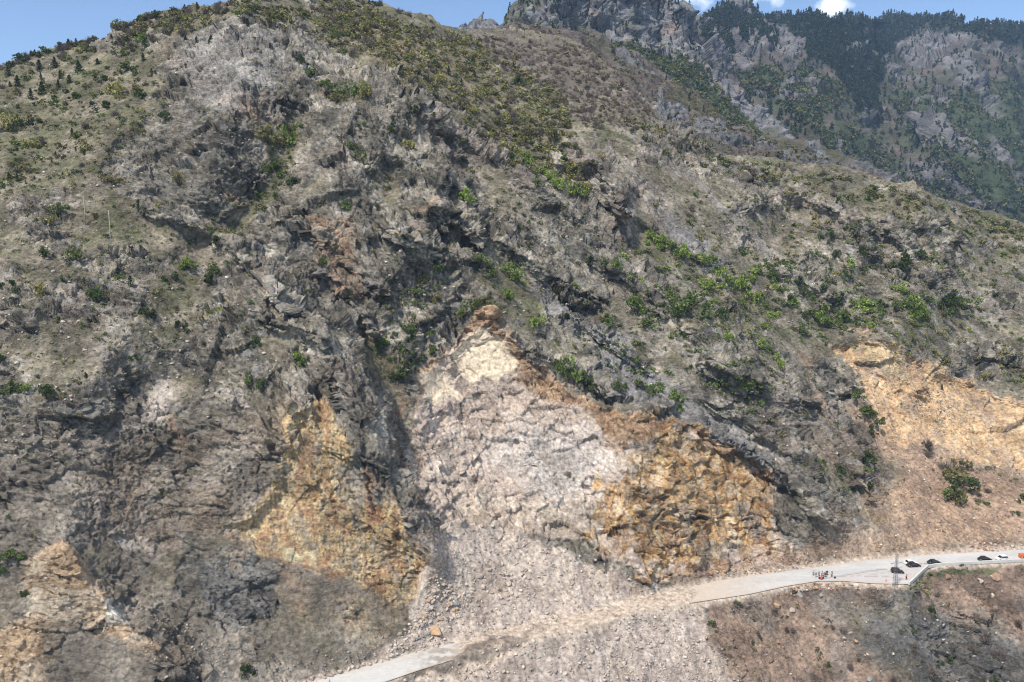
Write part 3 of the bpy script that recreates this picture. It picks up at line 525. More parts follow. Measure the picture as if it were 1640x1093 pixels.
#@@NEXT
# ------------------------------------------------------------------ shared builders
def put(name, me, parent=None, loc=None, mat=None, label=None, cat=None, group=None, kind=None):
    o = bpy.data.objects.new(name, me); COL.objects.link(o)
    if parent is not None: o.parent = parent
    if loc is not None: o.location = loc
    if mat is not None and me is not None and not me.materials: me.materials.append(mat)
    for k_, v_ in (("label", label), ("category", cat), ("group", group), ("kind", kind)):
        if v_: o[k_] = v_
    return o
def mesh_np(name, V_, F_, mat=None, colr=None):
    """V_ (n,3), F_ (m,k) with equal k"""
    me = bpy.data.meshes.new(name); V_ = np.asarray(V_, f32); F_ = np.asarray(F_, np.int32); k = F_.shape[1]
    me.vertices.add(len(V_)); me.vertices.foreach_set("co", V_.reshape(-1)); me.loops.add(F_.size); me.loops.foreach_set("vertex_index", F_.reshape(-1))
    me.polygons.add(len(F_)); me.polygons.foreach_set("loop_start", np.arange(0, F_.size, k, dtype=np.int32)); me.update(calc_edges=True)
    if colr is not None:
        c4 = np.ones((len(V_), 4), f32); c4[:, :3] = colr; a_ = me.color_attributes.new("albedo", 'FLOAT_COLOR', 'POINT'); a_.data.foreach_set("color", c4.reshape(-1))
    if mat: me.materials.append(mat)
    return me
def bm_mesh(name, bm, mat=None, smooth=False):
    me = bpy.data.meshes.new(name); bmesh.ops.recalc_face_normals(bm, faces=bm.faces); bm.to_mesh(me); bm.free()
    if mat: me.materials.append(mat)
    if smooth: me.polygons.foreach_set("use_smooth", [True] * len(me.polygons))
    return me
def b_box(bm, c, sz, rot=None, bev=0):
    m_ = Matrix.Translation(c) @ (rot.to_4x4() if rot else Matrix()) @ Matrix.Diagonal((*sz, 1))
    g = bmesh.ops.create_cube(bm, size=1, matrix=m_)
    if bev:
        es = list({e for v_ in g['verts'] for e in v_.link_edges}); bmesh.ops.bevel(bm, geom=es, offset=bev, segments=2, affect='EDGES', profile=.6)
def b_bar(bm, a, b, r1, r2=None, seg=6):
    a, b = Vector(a), Vector(b); d = b - a
    m_ = Matrix.Translation((a + b) / 2) @ d.to_track_quat('Z', 'Y').to_matrix().to_4x4()
    bmesh.ops.create_cone(bm, cap_ends=True, segments=seg, radius1=r1, radius2=r1 if r2 is None else r2, depth=d.length, matrix=m_)
def plain(name, c, rough=.6, metal=0, noise=.15, sc=3.0, spec=.3):
    m, n, l, b = new_mat(name, rough); b.inputs['Metallic'].default_value = metal
    try: b.inputs['Specular IOR Level'].default_value = spec
    except Exception: pass
    a = n.new("ShaderNodeTexNoise"); a.inputs['Scale'].default_value = sc; a.inputs['Detail'].default_value = 5
    t = n.new("ShaderNodeTexCoord"); l.new(t.outputs['Object'], a.inputs['Vector'])
    r_ = n.new("ShaderNodeValToRGB"); r_.color_ramp.elements[0].position = .3; r_.color_ramp.elements[1].position = .7
    r_.color_ramp.elements[0].color = tuple(x * (1 - noise) for x in c) + (1,); r_.color_ramp.elements[1].color = tuple(min(1, x * (1 + noise)) for x in c) + (1,)
    l.new(a.outputs['Fac'], r_.inputs['Fac']); l.new(r_.outputs['Color'], b.inputs['Base Color']); return m
def ground(u, v):     # a point of the level road seen in the direction (u, v)
    dx_, dz_ = ray(u, v); y = -H / dz_; return Vector((float(dx_ * y), float(y), 0.0))
def pt(u, v): return Vector([float(q) for q in at(u, v)])
def leaf_mat(name, c, var=.35, trans=.25):
    m, n, l, b = new_mat(name, .8)
    at_ = n.new("ShaderNodeAttribute"); at_.attribute_name = "albedo"; oi = n.new("ShaderNodeObjectInfo")
    mr = n.new("ShaderNodeMapRange"); mr.inputs['To Min'].default_value = 1 - var; mr.inputs['To Max'].default_value = 1 + var; l.new(oi.outputs['Random'], mr.inputs['Value'])
    s1 = n.new("ShaderNodeVectorMath"); s1.operation = 'SCALE'; l.new(at_.outputs['Color'], s1.inputs[0]); l.new(mr.outputs['Result'], s1.inputs['Scale'])
    mu = n.new("ShaderNodeVectorMath"); mu.operation = 'MULTIPLY'; l.new(s1.outputs['Vector'], mu.inputs[0]); mu.inputs[1].default_value = c
    l.new(mu.outputs['Vector'], b.inputs['Base Color'])
    tr = n.new("ShaderNodeBsdfTranslucent"); l.new(mu.outputs['Vector'], tr.inputs['Color']); ms = n.new("ShaderNodeMixShader"); ms.inputs['Fac'].default_value = trans
    out = n["Material Output"]; l.new(b.outputs['BSDF'], ms.inputs[1]); l.new(tr.outputs['BSDF'], ms.inputs[2]); l.new(ms.outputs['Shader'], out.inputs['Surface'])
    return m
KCOL = {'b': (.22, .29, .07), 'g': (.145, .19, .06), 'd': (.082, .112, .045), 'y': (.28, .265, .10), 'o': (.20, .185, .085), 'p': (.058, .078, .038), 'n': (.16, .13, .11)}
KNAME = {'b': 'bright green', 'g': 'mid green', 'd': 'dark green', 'y': 'yellow-green', 'o': 'olive', 'p': 'dark', 'n': 'grey-brown leafless'}
KMAT = {k: leaf_mat({'b': 'fresh', 'g': 'green', 'd': 'deep', 'y': 'yellow', 'o': 'olive', 'p': 'pine', 'n': 'bare'}[k] + "_leaves", c, .28, .30 if k not in 'pn' else .05) for k, c in KCOL.items()}
M_bark = plain("bark", (.10, .075, .055), .9, noise=.35, sc=9)

# leaf clusters: unit crown, radius about 1, standing on z = 0
def quads(cen, size, nrm_rand=1.0, r=rng):
    n = len(cen); a = r.normal(size=(n, 3)); a /= np.linalg.norm(a, axis=1, keepdims=True); b = r.normal(size=(n, 3)); b = np.cross(a, b); b /= np.linalg.norm(b, axis=1, keepdims=True)
    s_ = size * r.uniform(.6, 1.3, (n, 1)); 
    V_ = np.stack([cen + a * s_, cen + b * s_ * .7, cen - a * s_, cen - b * s_ * .7], 1).reshape(-1, 3)
    return V_
def crown_pts(kind, n, r):
    if kind == 'p':      # tiered, tapering, ragged
        z = r.uniform(0, 1, n) ** .8; rad = (1 - z) ** .6 * .82 * (.72 + .28 * np.cos(z * 34)) * r.uniform(.35, 1.05, n); th = r.uniform(0, 2 * math.pi, n)
        k = r.uniform(0, 2 * math.pi); rad *= 1 + .25 * np.cos(th * 2 + k + z * 5)
        return np.stack([rad * np.cos(th), rad * np.sin(th), .22 + z * 2.1 - rad * .25], 1)
    nc = r.integers(6, 11); th = r.uniform(0, 2 * math.pi, nc); rr_ = r.uniform(.1, .95, nc); cz = r.uniform(.25, 1.05, nc) * (1.15 - .45 * rr_)
    cc = np.stack([rr_ * np.cos(th), rr_ * np.sin(th), cz], 1); cr = r.uniform(.16, .44, nc)
    k = r.integers(0, nc, n); d = r.normal(size=(n, 3)); d /= np.linalg.norm(d, axis=1, keepdims=True); d *= (r.uniform(.45, 1.0, n) ** .6)[:, None]
    p = cc[k] + d * cr[k][:, None] * np.array([1, 1, .85]); p[:, 2] = np.maximum(p[:, 2], .02)
    return p
def twig_pts(n, r):
    th = r.uniform(0, 2 * math.pi, n); sp = r.uniform(.1, .75, n); L = r.uniform(.5, 1.15, n); base = np.stack([r.normal(0, .16, n), r.normal(0, .16, n), r.uniform(0, .45, n)], 1)
    d = np.stack([np.cos(th) * sp, np.sin(th) * sp, 1.0 - .4 * sp], 1) * L[:, None]; side = np.cross(d, r.normal(size=(n, 3))); side /= np.linalg.norm(side, axis=1, keepdims=True) + 1e-6
    w_ = .022; return np.stack([base - side * w_, base + side * w_, base + d + side * w_ * .4, base + d - side * w_ * .4], 1).reshape(-1, 3)
def crown_np(kind, n, seed, ls=None):
    r = np.random.default_rng(seed)
    if kind == 'n':
        V_ = np.concatenate([twig_pts(n // 2, r), quads(crown_pts('o', n, r) * np.array([.6, .6, .85]), .06, r=r)]); n += n // 2; c = np.repeat(r.uniform(.6, 1.4, (n, 1)), 4, 0) * np.ones((1, 3))
    else:
        p = crown_pts(kind, n, r); V_ = quads(p, ls or (.105 if kind != 'p' else .10), r=r)
        c = np.repeat(r.uniform(.62, 1.42, (n, 1)), 4, 0) * np.array([[1, 1, 1]])
    F_ = np.arange(len(V_), dtype=np.int32).reshape(-1, 4)
    return V_.astype(f32), F_, c.astype(f32)
CR = {}
for kd in 'bgdyopn':
    CR[kd] = []
    for q in range(5):
        V_, F_, c_ = crown_np(kd, {'p': 520, 'n': 340}.get(kd, 460), 100 + q + ord(kd) * 7)
        CR[kd].append(mesh_np("crown", V_, F_, KMAT[kd], c_))
def stem_mesh(seed, tall):
    bm = bmesh.new(); r = random.Random(seed)
    if tall: b_bar(bm, (0, 0, -.25), (0, 0, 1.0), .075, .05); b_bar(bm, (0, 0, 1.0), (.02, 0, 2.0), .05, .015)
    else: b_bar(bm, (0, 0, -.25), (0, 0, .35), .06, .045)
    for k in range(5):
        a = k * 1.3 + r.random(); z0 = .3 + .15 * k * (2 if tall else .4); b_bar(bm, (0, 0, z0), (math.cos(a) * .4, math.sin(a) * .4, z0 + .35), .03, .012, 4)
    return bm_mesh("trunk", bm, M_bark)
STEM = [stem_mesh(q, False) for q in range(3)]; STEMP = [stem_mesh(q, True) for q in range(3)]

# ------------------------------------------------------------------ plants: prominent ones by hand, the rest by stand
HAND = """188 147 18 y,202 113 12 g,10 203 16 y,55 233 12 y,463 225 21 b,427 222 17 o,443 275 14 g,470 295 10 d,128 113 13 p,70 145 12 p,50 155 9 p,122 155 9 d,95 137 8 p,168 168 12 d,267 182 10 d,222 330 9 p,253 332 7 y,167 286 10 o,193 287 8 o,235 70 10 g,398 42 9 p,299 66 7 p,313 65 6 p,332 65 7 p,338 66 6 p,412 20 9 d,500 122 9 d,480 105 9 d,533 135 14 g,560 145 16 g,590 150 14 y,540 155 10 o,290 290 10 o,6 297 8 g,100 343 11 g,80 360 9 y,6 95 11 p,41 84 10 p,30 92 7 p,110 66 14 n,143 63 12 p,160 60 8 d,183 46 16 n,172 52 8 g,66 110 11 p,90 105 10 p,210 52 9 o,60 200 9 d,30 135 11 p,15 120 10 p,110 130 8 p,230 95 7 p,215 120 7 d,
118 409 14 g,73 412 9 d,300 424 14 b,338 430 11 g,335 446 10 d,275 449 11 d,66 467 13 y,155 478 13 d,150 462 9 b,137 453 8 p,212 461 11 p,193 439 8 g,250 470 7 y,345 497 9 b,235 504 13 d,290 522 9 d,95 509 9 d,480 579 11 b,405 547 10 d,403 607 13 g,420 621 12 d,77 637 14 d,48 624 9 b,17 632 15 g,108 579 7 y,137 601 6 p,217 574 8 d,13 459 9 d,30 467 8 d,2 577 12 d,358 396 9 d,518 427 9 g,
705 432 11 g,660 464 10 g,685 447 9 o,702 482 11 o,612 479 10 d,667 511 11 g,654 531 10 d,612 559 12 g,742 499 14 g,764 492 11 g,777 481 10 o,815 479 11 b,790 489 9 g,787 439 12 g,814 442 14 g,830 449 10 b,770 421 11 g,820 426 8 g,857 519 11 b,900 511 9 d,957 516 9 g,970 514 13 g,899 464 13 y,910 474 10 b,920 456 8 g,947 421 10 d,970 417 9 g,987 427 9 g,1017 501 16 g,1032 524 11 g,1014 587 13 g,1022 577 8 g,905 588 14 g,918 600 18 g,932 616 15 d,955 631 11 o,992 622 11 g,1019 622 12 g,1045 631 11 g,1055 619 9 g,1077 641 16 g,1090 650 10 b,892 582 10 d,637 604 12 d,654 588 13 d,670 578 12 d,694 564 10 g,645 596 10 g,1080 490 20 g,1085 510 14 d,1072 475 12 g,1044 384 13 b,1060 394 13 b,1080 407 12 g,1070 398 9 b,
565 227 9 g,579 243 9 g,625 212 9 g,660 233 11 y,742 318 12 b,557 330 11 g,754 277 7 o,600 65 6 p,720 118 8 p,664 173 9 d,822 240 9 y,836 252 10 b,850 262 10 b,866 272 11 b,880 284 11 b,895 295 12 b,912 306 13 b,926 314 10 b,905 290 9 y,887 220 14 o,967 247 8 y,980 255 7 b,1064 207 7 p,740 135 7 p,730 125 6 d,797 197 8 o,760 122 7 p,950 262 9 o,860 300 9 g,
1093 404 10 b,1108 410 11 b,1126 418 11 b,1140 432 10 g,1152 440 10 b,1168 448 11 b,1182 458 11 b,1196 468 12 b,1212 480 11 b,1228 492 10 b,1244 505 10 b,1103 497 19 d,1115 482 13 g,1126 457 12 b,1160 507 11 d,1386 492 16 b,1372 484 10 g,1408 489 12 d,1466 499 20 b,1450 490 12 g,1482 508 12 b,1520 491 20 d,1508 505 13 d,1534 480 12 g,1326 517 20 g,1310 510 12 b,1345 505 11 g,1363 422 9 b,1341 407 8 d,1446 424 15 d,1430 428 9 d,1476 411 12 d,1383 404 8 d,1226 524 9 b,1158 547 8 b,1280 527 9 g,1216 551 8 b,1228 562 8 b,1240 573 8 b,1250 582 8 b,1193 596 6 d,1203 617 12 b,1218 618 9 g,1232 625 7 g,1365 627 12 g,1375 638 9 g,1383 667 14 g,1400 674 12 d,1392 690 9 d,1231 677 9 o,1383 612 4 d,1608 571 12 o,1576 604 8 y,1520 577 9 y,1486 714 12 n,1323 552 4 p,1514 621 5 p,1323 382 8 d,1310 748 9 g,1343 753 8 d,1383 738 12 d,1348 768 7 d,1348 786 7 d,1395 781 9 d,1378 755 9 g,1523 765 17 o,1535 780 17 d,1512 750 14 n,1533 800 15 o,1540 755 12 o,1520 785 13 g,13 901 15 g,6 915 9 d,393 1080 12 d,38 950 9 d,1233 745 7 d,1260 760 6 n,
1497 905 5 b,1512 906 4 g,1540 905 4 d,1487 920 5 g,1470 938 6 o,1480 950 7 y,1500 948 7 n,1350 1012 8 n,1240 980 8 n,1140 1000 9 d,1180 965 7 d,1260 1010 7 n,1300 1085 9 n,1490 1078 12 n,1580 1020 14 n,1600 1050 13 n,1560 1040 11 n,1490 980 9 d,1520 1060 9 d,1460 1010 8 d,1430 1090 10 n,1360 1070 9 n,1630 1000 9 n"""
plants = []
for t in HAND.replace("\n", "").split(","):
    a, b, c, k = t.split(); plants.append((float(a), float(b), float(c), k))
ZONES = [([(190,52),(300,15),(560,6),(620,20),(640,60),(560,95),(500,60),(420,32),(360,32),(270,62),(200,85)], 460, 'oooonnygoyn', 4, 8), ([(0,112),(100,78),(220,62),(260,110),(240,200),(180,260),(0,320)], 250, 'pgoonngooddy', 3.5, 8),
         ([(0,300),(200,290),(420,400),(560,520),(300,600),(0,700)], 190, 'oddgno', 2.5, 6), ([(560,15),(740,60),(900,150),(950,320),(830,270),(740,190),(660,140),(600,90),(520,40)], 1050, 'yoonyoonyydn', 3.5, 8),
         ([(740,58),(950,75),(1060,195),(950,210),(850,150)], 800, 'nnnnnonn', 3.5, 6), ([(985,190),(1060,200),(1180,255),(1400,290),(1640,365),(1640,410),(1400,340),(1250,310),(1080,260)], 250, 'oonyodg', 4, 8),
         ([(1100,300),(1640,400),(1640,620),(1500,580),(1300,540),(1100,500)], 640, 'ggdogyobno', 2.5, 6.5), ([(560,150),(700,150),(950,330),(1000,600),(900,560),(780,450),(600,480)], 270, 'ggdoo', 2.5, 5),
         ([(980,380),(1200,470),(1260,620),(1200,680),(1100,600),(1000,500)], 270, 'bgggod', 3, 7), ([(1190,400),(1330,430),(1500,480),(1500,520),(1330,535),(1200,460)], 90, 'bgggd', 5, 9), ([(1250,560),(1400,700),(1420,800),(1300,780),(1180,640)], 100, 'dgno', 2.5, 5.5),
         ([(1100,985),(1400,960),(1640,920),(1640,1093),(1180,1093)], 80, 'nnndo', 3, 7), ([(0,640),(500,620),(600,700),(350,830),(0,850)], 60, 'nondo', 2.5, 5), ([(600,500),(700,440),(700,560),(640,620),(600,570)], 40, 'gdgo', 4, 8),
         ([(430,205),(490,200),(460,300),(380,390),(310,370),(420,300)], 40, 'ggdo', 4, 8), ([(1000,520),(1110,640),(1090,655),(940,600),(880,540)], 40, 'gdg', 3, 7), ([(1480,720),(1560,740),(1640,770),(1640,830),(1560,820),(1500,790)], 40, 'ond', 3, 7)]
r2 = np.random.default_rng(5)
for poly, n, kinds, a, b in ZONES:
    p = np.array(poly); got = 0
    while got < n:
        u = r2.uniform(p[:, 0].min(), p[:, 0].max()); v = r2.uniform(p[:, 1].min(), p[:, 1].max())
        if not inside(np.array([u]), np.array([v]), poly)[0]: continue
        if any(abs(u - q[0]) < q[2] and abs(v - q[1]) < q[2] for q in plants[:200]) and r2.random() < .7: continue
        got += 1; plants.append((u, v, a + (b - a) * r2.random() ** 1.8, kinds[r2.integers(0, len(kinds))]))
for k in range(150):
    u = r2.uniform(0, 660); v = pl(CREST, u) + r2.uniform(1.5, 7); plants.append((u, v, r2.uniform(4, 8.5) * (.8 if u > 300 else 1), 'onndognpo'[r2.integers(0, 9)]))
plants = [q for q in plants if q[1] > pl(CREST, q[0]) + 1 and not (pl(ROAD_IN, q[0]) - 3 < q[1] < pl(ROAD_OUT, q[0]) + 1)]
MARKS = [(330,105,'pale grey summit rocks'),(350,120,'pinkish overhang near the summit'),(190,45,'skyline brush on the ridge'),(60,110,'skyline pines'),(300,260,'dark cliff with the cave'),(455,250,'small green hollow'),(120,200,'grassy shoulder'),(60,330,'low grassy ledges'),(137,345,'thin pale pole'),(240,380,'dark overhanging ledge'),
         (240,440,'grassy patch with young pines'),(530,400,'orange cliff stain'),(60,520,'rounded grey outcrop'),(150,600,'stony middle terrace'),(270,660,'pale green-grey rockfall scar'),(410,580,'grey crag with the ledge'),(560,600,'steep grey slab'),(640,600,'reddish chute'),(620,500,'shaded gully wall'),(440,480,'brown rubble patch'),
         (690,300,'big grey buttress'),(700,180,'crest of the grey spur'),(580,200,'rocks beside the crest'),(560,140,'green brush under the summit'),(450,30,'summit brush'),(640,60,'yellowish upper slope'),(760,130,'ochre grass slope'),(850,180,'brown wooded hillside'),(900,110,'bare thicket below the saddle'),(990,170,'thicket near the pylon'),(890,290,'bright green gully strip'),
         (940,250,'grey crags on the spur'),(800,440,'small lattice mast above the slide'),(750,490,'tip of the landslide'),(860,500,'rock rib over the slide'),(930,600,'right rim of the slide'),(960,510,'middle spur slope'),(1050,600,'grey scree chute'),(1060,390,'upper green gully'),(1090,490,'dense thicket on the spur'),(1180,460,'long green diagonal hedge'),
         (1080,300,'grey crags under the pylon'),(1200,290,'flat shoulder of the ridge'),(1350,290,'brushy ridge crest'),(1560,350,'rocky end of the crest'),(1240,350,'pale scree dome'),(1340,420,'stony basin'),(1480,400,'pinkish crag'),(1600,460,'far brown slope'),(1330,510,'thicket above the yellow scar'),(1460,500,'green clumps beneath the crag'),
         (1210,570,'rocky knob with the green line'),(1210,640,'grey ledge above the orange face'),(1300,650,'narrow orange streak'),(1380,650,'left edge of the yellow scar'),(1450,600,'yellow scar'),(1600,600,'slope over the yellow scar'),(1350,760,'dark stony slope above the road'),(1530,770,'shrubby hollow beside the red scree'),(1600,810,'bench above the road'),
         (1500,905,'roadside concrete wall'),(1470,950,'bank under the lay-by'),(1590,1030,'dark crag below the road'),(1420,1070,'lower grey outcrop'),(1250,1000,'brown bank below the road'),(1150,990,'edge of the spilled debris'),(100,880,'cream rock pinnacle'),(400,1080,'foot of the cliff'),(380,800,'ochre cliff wall')]
used_labels = {}
ORD = ['first','second','third','fourth','fifth','sixth','seventh','eighth','ninth','tenth','eleventh','twelfth','thirteenth','fourteenth','fifteenth','sixteenth','seventeenth','eighteenth','nineteenth','twentieth']
def side_of(u, v, m):
    dx_, dy_ = u - m[0], v - m[1]
    if abs(dx_) < 14 and abs(dy_) < 14: return 'at'
    if abs(dx_) > abs(dy_): return 'right of' if dx_ > 0 else 'left of'
    return 'below' if dy_ > 0 else 'above'
def assign_labels(items, noun):
    """items: list of (u, v, size word, colour word, object); labels by look, then by landmark, then by order from the left"""
    b = {}
    for it in items:
        m = min(MARKS, key=lambda q: (q[0] - it[0]) ** 2 + (q[1] - it[1]) ** 2)
        b.setdefault((it[2], it[3], noun(it), side_of(it[0], it[1], m), m[2]), []).append(it)
    for (sz, cw, nn, sd, mk), L in b.items():
        L.sort(key=lambda q: q[0]); core = f"{sz} {cw} {nn} {sd} the {mk}".replace("  ", " ")
        for i, it in enumerate(L):
            it[4]["label"] = core if len(L) == 1 else (f"{'leftmost' if i == 0 else 'rightmost' if i == len(L) - 1 else ORD[min(i, 19)] + ' from left,'} {core}")
            if len(it[4]["label"].split()) > 16 or len(it[4]["label"].replace('-', ' ').split()) > 16: it[4]["label"] = it[4]["label"].replace(f" {nn} ", " ", 1) if False else ' '.join(it[4]["label"].replace(sz + ' ', '', 1).split()[:16])
def size_m(u, v, px): return px * pt(u, v).y / F
KINDS = {'p': 'pine_tree', 'n': 'bare_shrub'}
by = {}
for q in plants: by.setdefault({'p': 'pine', 'n': 'bare'}.get(q[3], 'shrub'), []).append(q)
items = {'pine': [], 'bare': [], 'shrub': []}; rest = []
for kk, L in by.items():
    L.sort(key=lambda q: -q[2]); lim = 300
    for i, q in enumerate(L):
        if i >= lim: rest.append(q); continue
        u, v, px, k = q; p = pt(u, v); r_m = (1.0 if k == 'p' else 1.35) * px * p.y / F; sq = .95 + .35 * r2.random()
        z_s = {'p': .85, 'n': 1.0}.get(k, sq)
        base = p.copy(); base.z -= (px * .45 if k != 'p' else px * 1.0) * p.y / F * .9
        base.z = min(base.z, p.z); near = pt(u, v + px * .75); near.y = (near.y + p.y * 2) / 3; near.z = (near.z * 2 + p.z) / 3; near.x = p.x
        nm = {'pine': 'pine_tree', 'bare': 'bare_shrub', 'shrub': 'shrub'}[kk]
        rt_ = bpy.data.objects.new(nm, None); COL.objects.link(rt_); rt_.empty_display_size = .3
        rt_.location = (near.x, near.y, near.z - .15 * r_m); rt_.rotation_euler = (0, 0, r2.uniform(0, 6.28)); ax = 1 if k == 'p' else r2.uniform(.72, 1.4); rt_.scale = (r_m * ax, r_m / ax, r_m * z_s * r2.uniform(.85, 1.2))
        rt_["category"] = {'pine': 'pine tree', 'bare': 'bare shrub', 'shrub': 'shrub'}[kk]; rt_["group"] = {'pine': 'pines scattered over the mountainside', 'bare': 'leafless shrubs scattered over the mountainside', 'shrub': 'leafy shrubs scattered over the mountainside'}[kk]
        cr_ = put("crown" if kk == 'pine' else ("twigs" if kk == 'bare' else "foliage"), CR[k][r2.integers(0, 5)], rt_)
        put("trunk" if kk == 'pine' else "stem", (STEMP if kk == 'pine' else STEM)[r2.integers(0, 3)], rt_)
        items[kk].append((u, v, 'large' if px > 12 else 'medium' if px > 8 else 'small' if px > 5 else 'tiny', KNAME[k], rt_))
assign_labels(items['pine'], lambda it: 'pine'); assign_labels(items['bare'], lambda it: 'shrub'); assign_labels(items['shrub'], lambda it: 'bush')
# the many low plants left over: one mass
def scatter(name, pts, rads, kinds, nq, matd, label, cat, seed, zs=.8, ls=.2, tone=1.0):
    lib = {}
    for kd in set(kinds): lib[kd] = [crown_np(kd, nq, seed + j + ord(kd), ls if kd != 'n' else None) for j in range(4)]
    r = np.random.default_rng(seed); VV_, CC_ = [], []
    for i in range(len(pts)):
        V_, F_, c_ = lib[kinds[i]][r.integers(0, 4)]; a = r.uniform(0, 6.28); ca, sa = math.cos(a), math.sin(a); q = V_ * rads[i]
        VV_.append(np.stack([q[:, 0] * ca - q[:, 1] * sa, q[:, 0] * sa + q[:, 1] * ca, q[:, 2] * zs], 1) + pts[i]); CC_.append(c_ * np.array(KCOL[kinds[i]]) * r.uniform(.7, 1.25) * tone)
    V_ = np.concatenate(VV_); C_ = np.concatenate(CC_)
    return put(name, mesh_np(name, V_, np.arange(len(V_)).reshape(-1, 4), matd, C_), label=label, cat=cat, kind='stuff')
M_mix = leaf_mat("mixed_leaves", (1, 1, 1), 0, .2)
print("plants", len(plants), len(rest), round(time.time() - T0, 1))
pts_, rad_, kin_ = [], [], []
for u, v, px, k in rest:
    p = at(u, v).copy(); p[2] -= .3 * px * p[1] / F; pts_.append(p); rad_.append(1.4 * px * p[1] / F); kin_.append(k)
N_low = 17000
uu_ = r2.uniform(-100, 1740, N_low); vv_ = r2.uniform(5, 1085, N_low)
okp = (vv_ > pl(CREST, uu_) + 3); dens = .30 + .9 * samp(np.maximum.reduce([sm(-20, 20, sdf(g)) for g in GRASSY]), uu_, vv_)
dens *= 1 - np.maximum.reduce([sm(-4, 4, samp(sdf(g), uu_, vv_)) for g in (SCAR, LEFT_OCHRE, BL_CREAM, TALUS, TALUS2, R_SCAR)]); dens *= (samp(d_road, uu_, vv_) > 6)
dens *= np.where(vv_ > 640, .35, 1) * np.where((uu_ > 1400) & (vv_ > 640), .4, 1)
okp &= r2.random(N_low) < dens
for u, v in zip(uu_[okp], vv_[okp]):
    p = at(u, v).copy(); k = 'noody'[r2.integers(0, 5)] if r2.random() < .8 else 'gy'[r2.integers(0, 2)]; px = r2.uniform(1.8, 4.6); p[2] -= .2 * px * p[1] / F; pts_.append(p); rad_.append(px * p[1] / F); kin_.append(k)
scatter("ground_scrub", pts_, rad_, kin_, 70, M_mix, "low scrub and tufts scattered over the rocky slopes", "scrub", 300)
# woods on the farther slopes
def wood(name, surf, polys, n, kinds, a, b, label, seed, nq=26, ls=.3, tone=.72):
    r = np.random.default_rng(seed); P_, R_, K_ = [], [], []
    for poly, wgt in polys:
        p = np.array(poly); m = int(n * wgt); u = r.uniform(p[:, 0].min(), p[:, 0].max(), m * 3); v = r.uniform(p[:, 1].min(), p[:, 1].max(), m * 3)
        k_ = inside(u, v, poly); u, v = u[k_][:m], v[k_][:m]; q, ok = surf(u, v); q = q[ok]
        for x in q:
            P_.append(x - np.array([0, 0, .3])); R_.append(r.uniform(a, b)); K_.append(kinds[r.integers(0, len(kinds))])
    return scatter(name, P_, R_, K_, nq, M_mix, label, "forest", seed, 1.0, ls, tone)
ALLR = [(1050,10),(1860,10),(1860,520),(1400,340),(1200,240),(1050,130)]
wood("conifer_forest", L4[1], [(q, w_) for q, w_ in zip(L4_CON, (.22, .5, .5, .12))] + [(ALLR, .7)] + [([(1120,5),(1660,20),(1660,50),(1120,40)], .25)], 3900, 'p', 2.8, 5.4, "dark conifer forest covering the far mountain range", 401, 30, .34, .8)
wood("broadleaf_forest", L4[1], [(q, .6) for q in L4_GRN] + [(ALLR, .9)], 2100, 'gonodn', 3.2, 6.5, "green and brown broadleaf woods on the far mountain range", 402, 26, .34)
wood("cliff_woods", L3[1], [([(1000,80),(1110,100),(1160,160),(1250,230),(1150,220),(1060,150)], 1.0), ([(800,30),(900,50),(1000,70),(1100,110),(1120,140),(1000,100),(860,60)], .5)], 900, 'gggoyo', 2.6, 4.5, "light green trees on the slope beneath the high cliffs", 403, 34, .3)
wood("cliff_conifers", L3[1], [([(800,50),(815,0),(1100,-5),(1120,60),(1160,130),(1000,90)], .6), ([(815,-10),(1110,-10),(1110,10),(815,10)], .4)], 420, 'p', 2.0, 3.6, "scattered dark conifers on ledges of the high cliffs", 404, 40, .3)
wood("bare_thicket", L2[1], [([(740,45),(860,42),(1000,78),(1080,128),(1240,225),(1440,300),(1600,360),(1300,330),(1100,240),(900,140)], 1.0)], 2600, 'nnnnnonoo', 1.8, 3.2, "brown leafless thicket on the spur behind the ridge", 405, 60, .26, 1.0)
wood("thicket_conifers", L2[1], [([(760,60),(1000,90),(1240,225),(1440,300),(1300,330),(1000,170)], 1.0)], 70, 'p', 1.6, 3.0, "few dark conifers dotted through the brown thicket", 406, 60, .2)
print("vegetation", round(time.time() - T0, 1))
